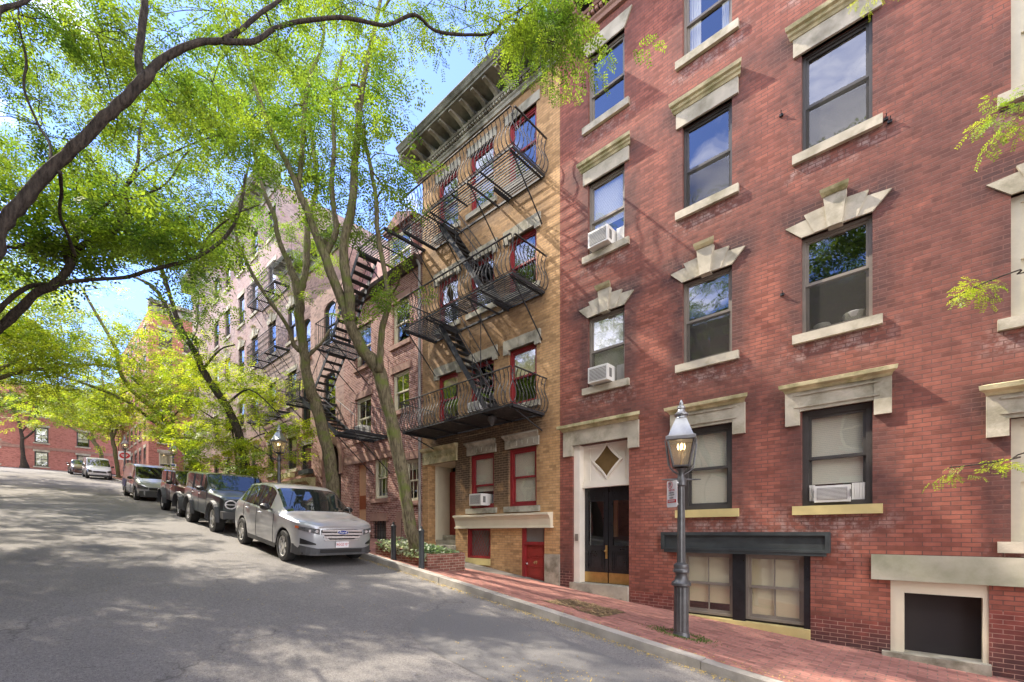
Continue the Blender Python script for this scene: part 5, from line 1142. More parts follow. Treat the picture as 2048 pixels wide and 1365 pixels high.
    for c in (-wb/2, wb/2):
        for s in (-1, 1):
            if proto is None:
                m = MB(); pr = [(r*.66, -tw/2+.02), (r*.70, -tw/2), (r*.93, -tw/2+.01), (r*.985, -tw/2+.035), (r, -tw/4), (r, tw/4), (r*.985, tw/2-.035), (r*.93, tw/2-.01), (r*.70, tw/2), (r*.66, tw/2-.02)]
                n = 32; vs = [(p*math.cos(2*math.pi*j/n), y, p*math.sin(2*math.pi*j/n)) for p, y in pr for j in range(n)]; K = len(pr)
                m.raw(vs, [(i*n+j, i*n+(j+1) % n, (i+1)*n+(j+1) % n, (i+1)*n+j) for i in range(K-1) for j in range(n)]+[((K-1)*n+j, (K-1)*n+(j+1) % n, (j+1) % n, j) for j in range(n)])
                if S.get('knob'):
                    for j in range(30):
                        a = 2*math.pi*j/30
                        for yy in (-tw/2+.01, tw/2-.06): m.raw([((r+.012*e)*math.cos(a+b), yy+y_, (r+.012*e)*math.sin(a+b)) for e in (-1, 1) for b in (-.05, .05) for y_ in (0, .05)], [(0,1,3,2),(4,6,7,5),(0,4,5,1),(2,3,7,6),(0,2,6,4),(1,5,7,3)])
                wv = local(m, 'wheel', M['rubber'], t); wv.data.polygons.foreach_set('use_smooth', [True]*len(m.f)); wv.data.set_sharp_from_angle(angle=R(40))
                m = MB(); R0 = r*.67; ns = S.get('spokes', 5)
                vs = []; n2 = 32
                for rr_, y in ((R0, .02), (R0*.96, -.012), (R0*.90, .0), (R0*.86, .05)):
                    vs += [(rr_*math.cos(2*math.pi*j/n2), (-tw/2+.03)+y, rr_*math.sin(2*math.pi*j/n2)) for j in range(n2)]
                m.raw(vs, [(i*n2+j, i*n2+(j+1) % n2, (i+1)*n2+(j+1) % n2, (i+1)*n2+j) for i in range(3) for j in range(n2)])
                for k in range(ns):
                    a = 2*math.pi*k/ns+.3; ca, sa = math.cos(a), math.sin(a); y = -tw/2+.035
                    for da in ((-.11, .11) if ns <= 5 else (0,)):
                        p0 = Vector((.05*math.cos(a+da), y+.01, .05*math.sin(a+da))); p1 = Vector((R0*.93*math.cos(a+da*1.8), y, R0*.93*math.sin(a+da*1.8))); m.bar(p0, p1, .02, .05 if ns <= 5 else .035)
                m.tube([(0, y-.01, 0), (0, y+.05, 0)], [.075, .085], 14)
                ri = local(m, 'rim', M['alloy'], wv)
                m = MB(); m.tube([(0, y+.06, 0), (0, y+.075, 0)], R0*.95, 24); local(m, 'brake_disc', M['dark_plastic'], wv)
                proto = wv; cur = wv
            else:
                cur = proto.copy(); scene.collection.objects.link(cur); cur.parent = t
                for ch in list(proto.children):
                    d = ch.copy(); scene.collection.objects.link(d); d.parent = cur
            cur.location = (c, -s*(W/2-tw/2-.015)*-1 if False else s*(W/2-tw/2-.012), r); cur.rotation_euler = (0, 0, 0 if s < 0 else math.pi)
    def xs_at(y):                                        # nose outline in plan
        g = np.linspace(xf-.9, xf, 60); w_ = np.array([wl(x)*W/2 for x in g]); y = abs(y)
        if y <= w_[-1]: return xf
        return float(np.interp(-y, -w_, g))
    def fpatch(name, mat, y0, y1, zlo_, zhi_, off=.012, n=12, lean=None, th=.03):
        m = MB(); ys = np.linspace(y0, y1, n+1)
        zo = S.get('zoff', 0); f0 = (lambda y: zlo_(y)+zo) if callable(zlo_) else (lambda y: zlo_+zo); f1 = (lambda y: zhi_(y)+zo) if callable(zhi_) else (lambda y: zhi_+zo); le = lean or (lambda z: 0)
        A = [(xs_at(y)+off-le(f0(y)), y, f0(y)) for y in ys]; B_ = [(xs_at(y)+off-le(f1(y)), y, f1(y)) for y in ys]
        A2 = [(a[0]-th-off, a[1], a[2]) for a in A]; B2 = [(a[0]-th-off, a[1], a[2]) for a in B_]; k = n+1
        m.raw(A+B_+A2+B2, [(i, i+1, i+1+k, i+k) for i in range(n)]+[(i+k, i+1+k, i+1+3*k, i+3*k) for i in range(n)]+[(i+2*k, i+1+2*k, i+1, i) for i in range(n)]+[(0, k, 3*k, 2*k), (n+2*k, n+3*k, n+k, n)])
        return local(m, name, M[mat], t)
    # mirrors, door seams, handles
    mx_ = S['mirror']
    for s in (-1, 1):
        m = MB(); c = Vector((mx_, s*(W/2+.10), zb(mx_)+.10)); rings = []
        for i, (dx, k) in enumerate(((-.09, .8), (-.05, 1), (.03, .95), (.09, .6), (.11, .25))): rings.append([(c.x+dx, c.y+.115*k*math.cos(a)*(1 if abs(math.cos(a)) < .9 else .95), c.z+.075*k*math.sin(a)*1.15) for a in np.linspace(0, 2*math.pi, 12, endpoint=False)])
        vs = [v for g_ in rings for v in g_]; m.raw(vs, [(i*12+j, i*12+(j+1) % 12, (i+1)*12+(j+1) % 12, (i+1)*12+j) for i in range(4) for j in range(12)]+[tuple(range(12))[::-1], tuple(48+j for j in range(12))])
        m.bar((mx_+.02, s*(W/2-.06), zb(mx_)+.03), (mx_, s*(W/2+.03), zb(mx_)+.07), .05)
        local(m, 'mirror', M[S.get('mirror_mat', 'dark_plastic')], t)
    for x in S['doors']:
        for s in (-1, 1):
            m = MB(); sc_ = section(x)[1:6]
            for (a, b) in zip(sc_[:-1], sc_[1:]): m.bar((x, s*(a[0]+.0015), a[1]), (x, s*(b[0]+.0015), b[1]), .009, .006)
            local(m, 'door_seam', M['dark_plastic'], t)
    for x in S.get('handles', []):
        for s in (-1, 1):
            m = MB(); zz = zb(x)-.10; m.tube([(x-.09, s*(wl(x)*W/2-.005), zz), (x-.06, s*(wl(x)*W/2+.022), zz), (x+.06, s*(wl(x)*W/2+.022), zz), (x+.09, s*(wl(x)*W/2-.005), zz)], .013, 6); local(m, 'door_handle', M[S.get('handle_mat', 'chrome')], t)
    for x in S.get('pillars', []):                        # dark window dividers
        for s in (-1, 1):
            m = MB(); a, b = section(x)[5], section(x)[6]; m.bar((x, s*(a[0]+.002), a[1]), (x+S.get('plean', 0), s*(b[0]+.002), b[1]), .05, .012); local(m, 'window_pillar', M['dark_plastic'], t)
    if S.get('flare'):
        fo, fw = S['flare']
        for c in (-wb/2, wb/2):
            for s in (-1, 1):
                m = MB(); aa = np.linspace(-.12, math.pi+.12, 16); y0, y1 = s*(W/2-.06), s*(W/2+fw)
                vs = []
                for a in aa:
                    for rad, y in ((ra-.0, y0), (ra-.0, y1), (ra+fo*.6, y1-s*.01), (ra+fo, y0)): vs.append((c+rad*math.cos(a)*S.get('fsq', 1.05), y, r+rad*math.sin(a)))
                m.raw(vs, [(i*4+k, (i+1)*4+k, (i+1)*4+(k+1) % 4, i*4+(k+1) % 4) for i in range(15) for k in range(4)]+[(0,1,2,3), (63,62,61,60)]); local(m, 'fender_flare', M['clad'], t)
    return t, fpatch, xs_at, zb, zr
def place_car(t, s_front, s_rear, y):
    zf, zr_ = RZ(-s_front), RZ(-s_rear); xm = -(s_front+s_rear)/2; t.location = (xm, y, (zf+zr_)/2+.03*math.sin((y-OKY)/(KY-OKY)*math.pi)); t.rotation_euler = (0, math.atan2(zr_-zf, s_rear-s_front), 0)
# ---- silver SUV
S = dict(label='silver crossover car with chrome slatted grille, first in the row of parked vehicles', paint='p_silver', wb=2.86, W=1.93, r=.365, sill=.27, clad=.40, front=2.40, rear=-2.38,
  belt=[(-2.38,.80),(-2.3,.98),(-1.9,1.13),(-.5,1.08),(.9,1.03),(1.5,.985),(2.1,.92),(2.32,.87),(2.40,.82)], roof=[(-2.38,.84),(-2.30,1.10),(-1.95,1.45),(-1.55,1.63),(-.6,1.70),(.1,1.68),(.42,1.60),(1.30,1.08),(1.5,1.045),(2.0,.99),(2.28,.93),(2.40,.865)],
  plan=[(-2.38,.78),(-2.2,.92),(-1.6,.99),(0,1.0),(1.4,1.0),(1.9,.965),(2.12,.92),(2.28,.82),(2.36,.72),(2.40,.60)], redge=[(-2.38,.6),(-1.9,.68),(-.6,.74),(.2,.74),(.9,.82),(1.3,.90),(2.4,.9)], glass=[(-1.72,-1.30),(-1.24,-.33),(-.27,.52)], ws=(.40,1.26), rw=(-2.28,-1.75), mirror=.62, doors=[-1.26,-.29,.86], handles=[-1.0,-.02], pillars=[-1.27,-.30], asq=1.0, low=[(-2.38,.40),(-2.2,.28),(2.1,.25),(2.40,.28)])
S['belt'] = [(x, z+.055) for x, z in S['belt']]; S['roof'] = [(x, z+.075) for x, z in S['roof']]; S['zoff'] = .04
suv, fp, xa, zb_, zr_ = make_car(S)
fp('grille', 'dark_plastic', -.50, .50, lambda y: .585+.16*max(0, abs(y)-.30)/.2, lambda y: .83-.03*max(0, abs(y)-.36)/.14, .008, 18)
for z0_, z1_, hw in ((.775, .82, .48), (.70, .745, .49), (.625, .67, .44)): fp('grille_bar', 'chrome', -hw, hw, z0_, z1_, .035, 14)
fp('grille_surround', 'chrome', -.42, .42, .568, .588, .03, 10)
fp('bumper_trim', 'clad', -.93, .93, .235, lambda y: .385+.07*max(0, abs(y)-.55)/.38, .014, 24); fp('lower_intake', 'dark_plastic', -.50, .50, .29, .365, .03, 10); fp('skid_lip', 'lamp_iron', -.72, .72, .235, .268, .04, 12)
for s in (-1, 1):
    a, b = sorted((s*.53, s*.885)); fp('headlight', 'lens', a, b, lambda y: .70+.08*(abs(y)-.53)/.35, lambda y: .83+.03*(abs(y)-.53)/.35, .014, 8)
    a, b = sorted((s*.885, s*.908)); fp('indicator', 'amber', a, b, .81, .862, .014, 3)
    a, b = sorted((s*.60, s*.86)); fp('fog_recess', 'dark_plastic', a, b, .47, lambda y: .50+.10*(abs(y)-.60)/.26, .012, 6)
m = MB()
for s in (-1, 1):
    for yy in (.60, .72): m.tube([(xa(yy)+.01, s*yy, .815), (xa(yy)+.022, s*yy, .815)], .034, 12)
local(m, 'headlight_bulb', M['chrome'], suv)
m = MB(); X = 2.40+.045; m.raw([(X, .135*math.cos(a), .797+.052*math.sin(a)) for a in np.linspace(0, 2*math.pi, 28, endpoint=False)]+[(X-.03, .135*math.cos(a), .797+.052*math.sin(a)) for a in np.linspace(0, 2*math.pi, 28, endpoint=False)], [tuple(range(28))]+[(i, i+28, (i+1) % 28+28, (i+1) % 28) for i in range(28)]); em = local(m, 'emblem', M['chrome'], suv)
m = MB(); m.raw([(X+.003, .122*math.cos(a), .797+.042*math.sin(a)) for a in np.linspace(0, 2*math.pi, 28, endpoint=False)], [tuple(range(28))]); local(m, 'emblem_field', M['ink_blue'], em)
o = text_mesh('Ford', .075, M['sign_white'], (0, 0, 0), (R(90), 0, R(90)), 'emblem_script', None, .0015, 1.25); o.parent = em; o.location = (X+.005, 0, .797)
m = MB(); m.box(2.43, 2.445, -.155, .155, .445, .585); pl_ = local(m, 'number_plate', M['plate'], suv)
o = text_mesh('3GGS 07', .085, M['ink_red'], (0, 0, 0), (R(90), 0, R(90)), 'plate_number', None, .0015, .95); o.parent = pl_; o.location = (2.447, 0, .518)
place_car(suv, 11.05, 13.95, 5.12)
# ---- charcoal off roader
S = dict(label='charcoal boxy off roader with round ringed headlights, behind the silver car', paint='p_dark', wb=2.95, W=1.93, r=.43, sill=.50, clad=0, front=2.18, rear=-2.25, arch=.50,
  belt=[(-2.25,1.0),(-2.2,1.24),(.7,1.22),(1.2,1.20),(2.05,1.15),(2.18,1.05)], roof=[(-2.25,1.2),(-2.18,1.82),(-1.9,1.86),(.1,1.86),(.28,1.82),(.78,1.30),(1.2,1.26),(2.0,1.20),(2.18,1.10)],
  plan=[(-2.25,.92),(-2.15,.97),(0,.98),(1.5,.97),(2.05,.93),(2.18,.86)], redge=[(-2.25,.86),(0,.84),(.5,.86),(2.2,.9)], glass=[(-2.0,-1.15),(-1.05,-.25),(-.15,.52)], ws=(.22,.76), rw=(-2.24,-2.19), mirror=.55, doors=[-1.1,-.2,.72], handles=[-.95,-.05], handle_mat='dark_plastic', pillars=[-1.1,-.2], sm=.04, flare=(.085,.05), knob=True, spokes=6, tw=.29, low=[(-2.25,.62),(-2.0,.5),(1.9,.5),(2.18,.62)], tuck=.98)
br, fp, xa, zb_, zr_ = make_car(S)
fp('grille', 'dark_plastic', -.80, .80, .80, 1.06, .015, 12); fp('grille_bar', 'lamp_iron', -.52, .52, .92, .95, .03, 8)
m = MB(); m.box(2.10, 2.42, -.90, .90, .50, .72); m.box(2.36, 2.44, -.45, .45, .54, .64); m.box(2.05, 2.36, -.6, .6, .40, .50); local(m, 'bumper', M['clad'], br)
for s in (-1, 1):
    m = MB(); c_ = (2.205, s*.64, .93); m.tube([(c_[0], c_[1]+.15*math.cos(a), c_[2]+.125*math.sin(a)) for a in np.linspace(0, 2*math.pi, 21)], .02, 6); m.box(2.20, 2.215, s*.64-.15, s*.64+.15, .92, .94); h_ = local(m, 'headlight', M['plate'], br)
    m = MB(); m.tube([(2.14, s*.64, .93), (2.195, s*.64, .93)], [.12, .11], 16); local(m, 'lens', M['lens'], h_)
place_car(br, 16.75, 19.7, 5.15)
# ---- maroon open-fender off roader
S = dict(label='dark maroon off roader with square mirror and bulging fenders, third vehicle in the row', paint='p_maroon', wb=2.9, W=1.80, r=.41, sill=.52, clad=0, front=2.0, rear=-2.15, arch=.50,
  belt=[(-2.15,1.0),(-2.1,1.20),(.7,1.18),(1.9,1.10),(2.0,1.0)], roof=[(-2.15,1.2),(-2.1,1.76),(-1.8,1.80),(.15,1.80),(.30,1.76),(.66,1.27),(1.0,1.22),(1.85,1.14),(2.0,1.05)],
  plan=[(-2.15,.93),(0,.95),(.9,.90),(1.8,.72),(2.0,.68)], redge=[(-2.15,.86),(0,.84),(.5,.88),(2,.9)], glass=[(-1.95,-1.15),(-1.05,-.3),(-.2,.48)], ws=(.26,.64), rw=(-2.14,-2.11), mirror=.50, doors=[-1.1,-.25,.62], handles=[-.95,-.05], handle_mat='dark_plastic', pillars=[-1.1,-.25], sm=.04, flare=(.085,.085), fsq=1.06, knob=True, spokes=6, tw=.27, tuck=.98)
jp, fp, xa, zb_, zr_ = make_car(S)
fp('grille', 'clad', -.55, .55, .70, 1.0, .012, 8)
m = MB()
for i in range(7): m.box(2.01, 2.025, -.30+i*.1-.022, -.30+i*.1+.022, .74, .98)
local(m, 'grille_slot', M['dark_plastic'], jp)
for s in (-1, 1):
    m = MB(); m.tube([(1.99, s*.46, .86), (2.03, s*.46, .86)], [.09, .085], 14); local(m, 'headlight', M['lens'], jp)
m = MB(); m.box(1.95, 2.28, -.80, .80, .52, .68); m.box(2.0, 2.2, -.4, .4, .45, .52); local(m, 'bumper', M['clad'], jp)
place_car(jp, 21.75, 24.6, 5.2)
# ---- grey van
def van(label, paint_, wb, H, fr_, rr_, W, **k):
    S = dict(label=label, cat='van', paint=paint_, wb=wb, W=W, r=.34, sill=.26, clad=.34, front=fr_, rear=rr_,
      belt=[(rr_,.85),(rr_+.06,1.10),(.6,1.08),(fr_-.75,1.02),(fr_-.2,.85),(fr_,.66)], roof=[(rr_,.95),(rr_+.06,H-.08),(rr_+.3,H),(fr_-2.0,H),(fr_-1.72,H-.10),(fr_-.86,1.14),(fr_-.5,1.06),(fr_-.14,.90),(fr_,.74)],
      plan=[(rr_,.9),(rr_+.1,.97),(0,1.0),(fr_-.9,.99),(fr_-.4,.93),(fr_-.15,.84),(fr_,.66)], redge=[(rr_,.82),(0,.84),(fr_-1.6,.82),(fr_-.9,.9),(fr_,.9)], glass=k.get('glass'), ws=(fr_-1.68,fr_-.90), rw=(rr_+.005,rr_+.05), mirror=fr_-1.25, doors=k.get('doors'), handles=k.get('handles'), handle_mat='dark_plastic', spokes=5)
    return make_car(S)
gv, fp, xa, zb_, zr_ = van('silver grey van with dark bumper and graphic on its flank, fourth vehicle in the row', 'p_grey', 3.2, 1.89, 2.42, -2.65, 1.92, glass=[(.62,1.12)], doors=[-.7,.55,1.45], handles=[.75])
fp('bumper', 'clad', -.93, .93, .24, lambda y: .56-.1*max(0, abs(y)-.5), .014, 16); fp('grille', 'dark_plastic', -.45, .45, .60, .72, .018, 8)
for s in (-1, 1): a, b = sorted((s*.50, s*.88)); fp('headlight', 'lens', a, b, .64, lambda y: .74+.12*(abs(y)-.5)/.38, .014, 6)
m = MB(); m.tube([(2.44, .09*math.cos(a), .66+.09*math.sin(a)) for a in np.linspace(0, 2*math.pi, 17)], .012, 5); m.bar((2.44, 0, .66), (2.44, 0, .75), .012); m.bar((2.44, 0, .66), (2.44, .075, .61), .012); m.bar((2.44, 0, .66), (2.44, -.075, .61), .012); local(m, 'emblem', M['chrome'], gv)
for s in (-1, 1):
    m = MB(); m.raw([(-2.2, s*.968, .62), (-1.2, s*.968, .55), (-.9, s*.968, .95), (-2.0, s*.968, 1.02)], [(0, 1, 2, 3)]); local(m, 'flank_graphic', M['ink_blue'], gv)
place_car(gv, 30.7, 33.9, 5.15)
wv_, fp, xa, zb_, zr_ = van('white compact van with grey grille parked near the top of the hill', 'p_white', 2.9, 1.90, 2.1, -2.2, 1.80, glass=[(.30,.85)], doors=[-.6,.25,1.15], handles=[.45])
fp('bumper', 'clad', -.86, .86, .24, .42, .014, 12); fp('grille', 'clad', -.45, .45, .58, .74, .018, 8); fp('number_plate', 'plate', -.16, .16, .44, .56, .03, 3)
for s in (-1, 1): a, b = sorted((s*.50, s*.82)); fp('headlight', 'lens', a, b, .62, lambda y: .76+.10*(abs(y)-.5)/.32, .014, 6)
place_car(wv_, 55.6, 58.5, 5.15)
S = dict(label='dark maroon hatchback half hidden behind the white van', paint='p_maroon', wb=2.6, W=1.78, r=.33, sill=.24, clad=.3, front=2.1, rear=-2.05,
  belt=[(-2.05,.75),(-1.95,.98),(.8,.95),(1.9,.78),(2.1,.62)], roof=[(-2.05,.8),(-1.9,1.2),(-1.4,1.45),(-.2,1.5),(.2,1.46),(1.0,1.02),(1.8,.88),(2.1,.68)], plan=[(-2.05,.8),(-1.8,.95),(0,1),(1.5,.96),(1.9,.85),(2.1,.66)], redge=[(-2.05,.68),(0,.74),(.9,.84),(2.1,.9)], glass=[(-1.5,-.9),(-.85,-.2),(-.1,.5)], ws=(.28,.96), rw=(-1.95,-1.45), mirror=.6, doors=[-.85,-.15,.8], handles=[-.6])
hb, fp, xa, zb_, zr_ = make_car(S)
for s in (-1, 1): a, b = sorted((s*.48, s*.82)); fp('headlight', 'lens', a, b, .58, .72, .014, 6)
fp('grille', 'dark_plastic', -.42, .42, .50, .64, .014, 8); place_car(hb, 62.0, 64.6, 4.5)
# ================================================================== trees
def catmull(P, n=4):
    P = [np.array(p, float) for p in P]; P = [2*P[0]-P[1]]+P+[2*P[-1]-P[-2]]; out_ = []
    for i in range(1, len(P)-2):
        for k in range(n):
            t = k/n; out_.append(.5*((2*P[i])+(-P[i-1]+P[i+1])*t+(2*P[i-1]-5*P[i]+4*P[i+1]-P[i+2])*t*t+(-P[i-1]+3*P[i]-3*P[i+1]+P[i+2])*t**3))
    out_.append(P[-2]); return out_
def spray_template(kind, rng):
    leaves, pairs, ll, lw, L, cl = {'near': (7, 6, .058, .025, .45, .22), 'mid': (6, 4, .085, .042, .50, .22), 'far': (5, 3, .12, .07, .60, .26)}[kind]
    Q = []
    for i in range(leaves):
        s = (-1)**i; x0 = L*(i+.6)/leaves; yaw = s*rng.uniform(.6, 1.25) if i < leaves-1 else rng.uniform(-.3, .3); dr = rng.uniform(.05, .55)
        d = np.array([math.cos(yaw)*math.cos(dr), math.sin(yaw)*math.cos(dr), -math.sin(dr)]); sd = np.array([-math.sin(yaw), math.cos(yaw), 0]); clen = cl*rng.uniform(.8, 1.2)
        up = np.cross(d, sd); o = np.array([x0, 0, -.06*x0*x0])
        for j in range(pairs):
            c = o+d*clen*(j+1)/pairs+np.array([0, 0, -.04*((j+1)/pairs)**2])
            for q in (-1, 1):
                a = rng.uniform(.9, 1.3); ld = d*math.cos(a)+sd*q*math.sin(a)+up*rng.uniform(-.35, .2); ld /= np.linalg.norm(ld); lp = np.cross(ld, up+sd*rng.uniform(-.3, .3)); lp /= np.linalg.norm(lp)
                l = ll*rng.uniform(.8, 1.2); w_ = lw*rng.uniform(.85, 1.1); Q.append([c, c+ld*l*.5+lp*w_*.5, c+ld*l, c+ld*l*.5-lp*w_*.5])
    return np.array(Q)
TPL = {k: [spray_template(k, np.random.default_rng(s)) for s in range(4)] for k in ('near', 'mid', 'far')}
def leaf_mesh(name, centers, kind, scale, parent, mat, rng, outward=None):
    V = []
    for k in range(4):
        C_ = centers[k::4]; n = len(C_)
        if not n: continue
        T = TPL[kind][k]; yaw = rng.uniform(0, 2*math.pi, n); pit = rng.normal(.15, .30, n); rol = rng.normal(0, .30, n); sc = scale*rng.uniform(.75, 1.25, n)
        cy, sy, cp, sp_, cr, sr = np.cos(yaw), np.sin(yaw), np.cos(pit), np.sin(pit), np.cos(rol), np.sin(rol); z = np.zeros(n); o1 = np.ones(n)
        Rz = np.stack([np.stack([cy, -sy, z], -1), np.stack([sy, cy, z], -1), np.stack([z, z, o1], -1)], -2)
        Ry = np.stack([np.stack([cp, z, sp_], -1), np.stack([z, o1, z], -1), np.stack([-sp_, z, cp], -1)], -2)
        Rx = np.stack([np.stack([o1, z, z], -1), np.stack([z, cr, -sr], -1), np.stack([z, sr, cr], -1)], -2)
        Mx = Rz@Ry@Rx*sc[:, None, None]*1.12
        P = np.einsum('nij,qvj->nqvi', Mx, T)+C_[:, None, None, :]; V.append(P.reshape(-1, 3))
    V = np.concatenate(V); nq = len(V)//4; me = bpy.data.meshes.new(name)
    o0 = np.array(_wl(parent)); me.vertices.add(len(V)); me.vertices.foreach_set('co', (V-o0).astype(np.float32).ravel())
    me.loops.add(nq*4); me.loops.foreach_set('vertex_index', np.arange(nq*4, dtype=np.int32)); me.polygons.add(nq); me.polygons.foreach_set('loop_start', np.arange(0, nq*4, 4, dtype=np.int32)); me.polygons.foreach_set('loop_total', np.full(nq, 4, dtype=np.int32))
    me.materials.append(mat); me.update(calc_edges=True); me.validate()
    o = bpy.data.objects.new(name, me); scene.collection.objects.link(o); o.parent = parent; return nq
NLEAF = 0
def tree(label, base, limbs, crowns, kind='mid', scale=1.0, mat='leaf', bmat='bark', seed=1, wcrowns=(), spc=9, clr=.55, flat=.16, twig=.5, thin=.50, cat='tree', group='street trees along the pavement'):
    """limbs: polylines of (px,py,depth,width px) or ('w',x,y,z,r); crowns: (px,py,rx,ry,depth0,depth1,clumps)"""
    global NLEAF
    rng = np.random.default_rng(seed); bx, by = base; bz = WZ(bx, by) if by > KY else RZ(bx)+.1
    t = thing('tree', label, cat, (bx, by, bz), group); m = MB(); nodes = []
    for li, L in enumerate(limbs):
        pts = []
        for p in L:
            if p[0] == 'w': pts.append([*p[1:5]])
            elif p[0] == 'base': pts.append([bx, by, bz-.15, p[1]])
            else: v = PT(p[0], p[1], p[2]); uu = (p[0]-CX)/FOC; vv = (HY-p[1])/FOC; pts.append([v.x, v.y, v.z, p[3]*.83*p[2]/FOC/2/math.sqrt(1+.3*(uu*uu+vv*vv))])
        C_ = catmull(pts, 4); 
        jit = [np.append(rng.normal(0, 1, 3)*c[3]*.10, 0) for c in C_]
        C_ = [c+(jit[i] if 0 < i < len(C_)-1 else 0) for i, c in enumerate(C_)]
        if L[0][0] == 'base': C_[0][3] *= 1.55; C_[1][3] *= 1.12
        m.tube([c[:3] for c in C_], [max(.006, c[3]*rng.uniform(.94, 1.07)) for c in C_], 14 if C_[0][3] > .08 else 8, knob=.07, rng=rng)
        for c in C_[max(0, len(C_)//4 if li == 0 else 0):]: nodes.append(c)
    nodes = np.array(nodes)
    cc = []; kk = []
    for (px, py, rx, ry, t0, t1, n) in crowns:
        for _ in range(max(1, round(n*thin))):
            a = rng.uniform(0, 6.283); r_ = math.sqrt(rng.uniform(0, 1)); v = PT(px+rx*r_*math.cos(a), py+ry*r_*math.sin(a), rng.uniform(t0, t1)); cc.append(v[:]); kk.append(spc)
    for (x, y, z, rx, ry, rz, n, *sp2) in wcrowns:
        for _ in range(n):
            v = rng.normal(0, 1, 3); v /= np.linalg.norm(v); v *= rng.uniform(0, 1)**(1/3); cc.append((x+v[0]*rx, y+v[1]*ry, z+v[2]*rz)); kk.append(sp2[0] if sp2 else spc)
    if cc:
        cc = np.array(cc); cs = []
        for c, sk in zip(cc, kk):
            d = np.linalg.norm(nodes[:, :3]-c, axis=1); j = int(np.argmin(d)); nd = nodes[j]
            k = rng.poisson(sk)+2; r_ = clr*rng.uniform(.7, 1.3)
            pts = c+np.stack([rng.normal(0, r_, k), rng.normal(0, r_, k), rng.normal(0, r_*flat/.5, k)], -1); cs.append(pts)
            ok_ = d[j] < 7
            if ok_ and d[j] > .05:
                mid_ = (nd[:3]+c)/2+rng.normal(0, .12, 3)*d[j]*.5+np.array([0, 0, .08*d[j]]); L_ = catmull([nd[:3], mid_, c], 3); r0 = min(nd[3]*.6, .013+.011*d[j]); m.tube(L_, list(np.linspace(r0, .005, len(L_))), 5, cap=False)
                nodes = np.vstack([nodes, np.append(c, .012)])
            for q in (pts[:3] if ok_ else ()): m.tube([c, (c+q)/2+rng.normal(0, .03, 3), q], [.007, .005, .003], 4, cap=False)
        cs = np.concatenate(cs); NLEAF += leaf_mesh('crown', cs, kind, scale, t, M[mat], rng)
    m.build('trunk', M[bmat], t, 'all'); return t
B = 'base'
T1 = tree('leaning mossy tree growing from the brick planter before the brown brick house', (-9.6, 7.05), [
    [(B, .20), (822, 1060, 11.5, 29), (800, 930, 11.5, 30), (776, 810, 11.4, 31), (754, 737, 11.4, 33), (728, 701, 11.3, 30), (703, 655, 11.2, 27), (685, 604, 11.2, 24), (650, 514, 11.1, 22), (611, 417, 11.1, 17), (580, 340, 11, 14), (545, 272, 11, 13), (510, 176, 11, 11), (483, 88, 11, 8), (470, 20, 11, 6)],
    [(703, 650, 11.2, 24), (697, 578, 11.1, 24), (687, 501, 11, 21), (705, 400, 11, 20), (712, 300, 11, 18), (722, 190, 11, 16), (742, 90, 11, 13), (757, 20, 11, 10), (775, -60, 11, 8)],
    [(758, 745, 11.3, 20), (762, 690, 11.2, 15), (766, 650, 11.2, 15), (777, 605, 11.1, 14), (772, 560, 11.1, 12), (756, 470, 11, 12), (752, 400, 11, 11), (742, 340, 11, 10), (727, 270, 10.9, 9), (711, 213, 10.9, 9), (722, 180, 10.8, 7), (700, 170, 10.6, 5), (660, 185, 10.5, 4)],
    [(598, 373, 11.1, 14), (604, 310, 11.2, 13), (610, 211, 11.4, 12), (622, 145, 11.5, 10), (646, 88, 11.6, 8), (648, -10, 11.7, 6)],
    [(648, 512, 11.1, 20), (672, 461, 11.3, 14), (664, 387, 11.4, 13), (668, 300, 11.5, 11), (668, 185, 11.6, 9), (690, 100, 11.7, 7)],
    [(711, 213, 10.9, 7), (680, 180, 11.3, 5), (640, 150, 11.6, 4), (590, 110, 11.9, 3)], [(765, 20, 11, 8), (800, -20, 10.8, 5), (830, 40, 10.4, 3)]],
  [(680, 110, 130, 150, 10, 13.5, 30), (760, 250, 45, 130, 10, 12.5, 10), (640, 300, 110, 110, 10.5, 13, 14), (720, 430, 80, 90, 10.3, 12, 9), (830, 525, 24, 16, 9.6, 10, 2), (720, 585, 60, 20, 10.2, 10.8, 3), (540, 200, 100, 150, 10.5, 12.5, 24), (790, 60, 50, 60, 10, 12, 5)], kind='mid', scale=.85, seed=3, clr=.42)
T2 = tree('mossy high forked tree behind the silver car, before the tan house', (-14.25, 6.95), [
    [(B, .22), (664, 960, 14.6, 30), (655, 895, 14.6, 29), (635, 815, 14.6, 28), (618, 770, 14.5, 26), (606, 700, 14.5, 24), (600, 640, 14.4, 24), (597, 590, 14.4, 24), (578, 527, 14.4, 15), (558, 483, 14.4, 13), (548, 430, 14.4, 12), (527, 382, 14.4, 10), (505, 286, 14.4, 8), (490, 200, 14.3, 6)],
    [(598, 592, 14.4, 20), (609, 552, 14.5, 17), (614, 501, 14.7, 17), (616, 440, 14.9, 15), (633, 382, 15, 12), (628, 308, 15.1, 10), (615, 220, 15.2, 8)],
    [(600, 700, 14.5, 14), (589, 691, 14.5, 11), (571, 647, 14.3, 9), (519, 573, 14.1, 9), (484, 506, 14, 8), (470, 455, 14, 7), (483, 395, 14, 7), (500, 320, 14, 5)],
    [(606, 720, 14.5, 12), (640, 690, 14.6, 7), (660, 660, 14.7, 5)]],
  [(500, 200, 110, 110, 13.5, 16, 22), (600, 250, 90, 160, 14, 17, 24), (470, 350, 50, 90, 13, 15, 8), (610, 480, 70, 70, 15, 17.5, 12), (600, 595, 30, 18, 13.8, 14.2, 2)], kind='mid', scale=.95, seed=5, clr=.5)
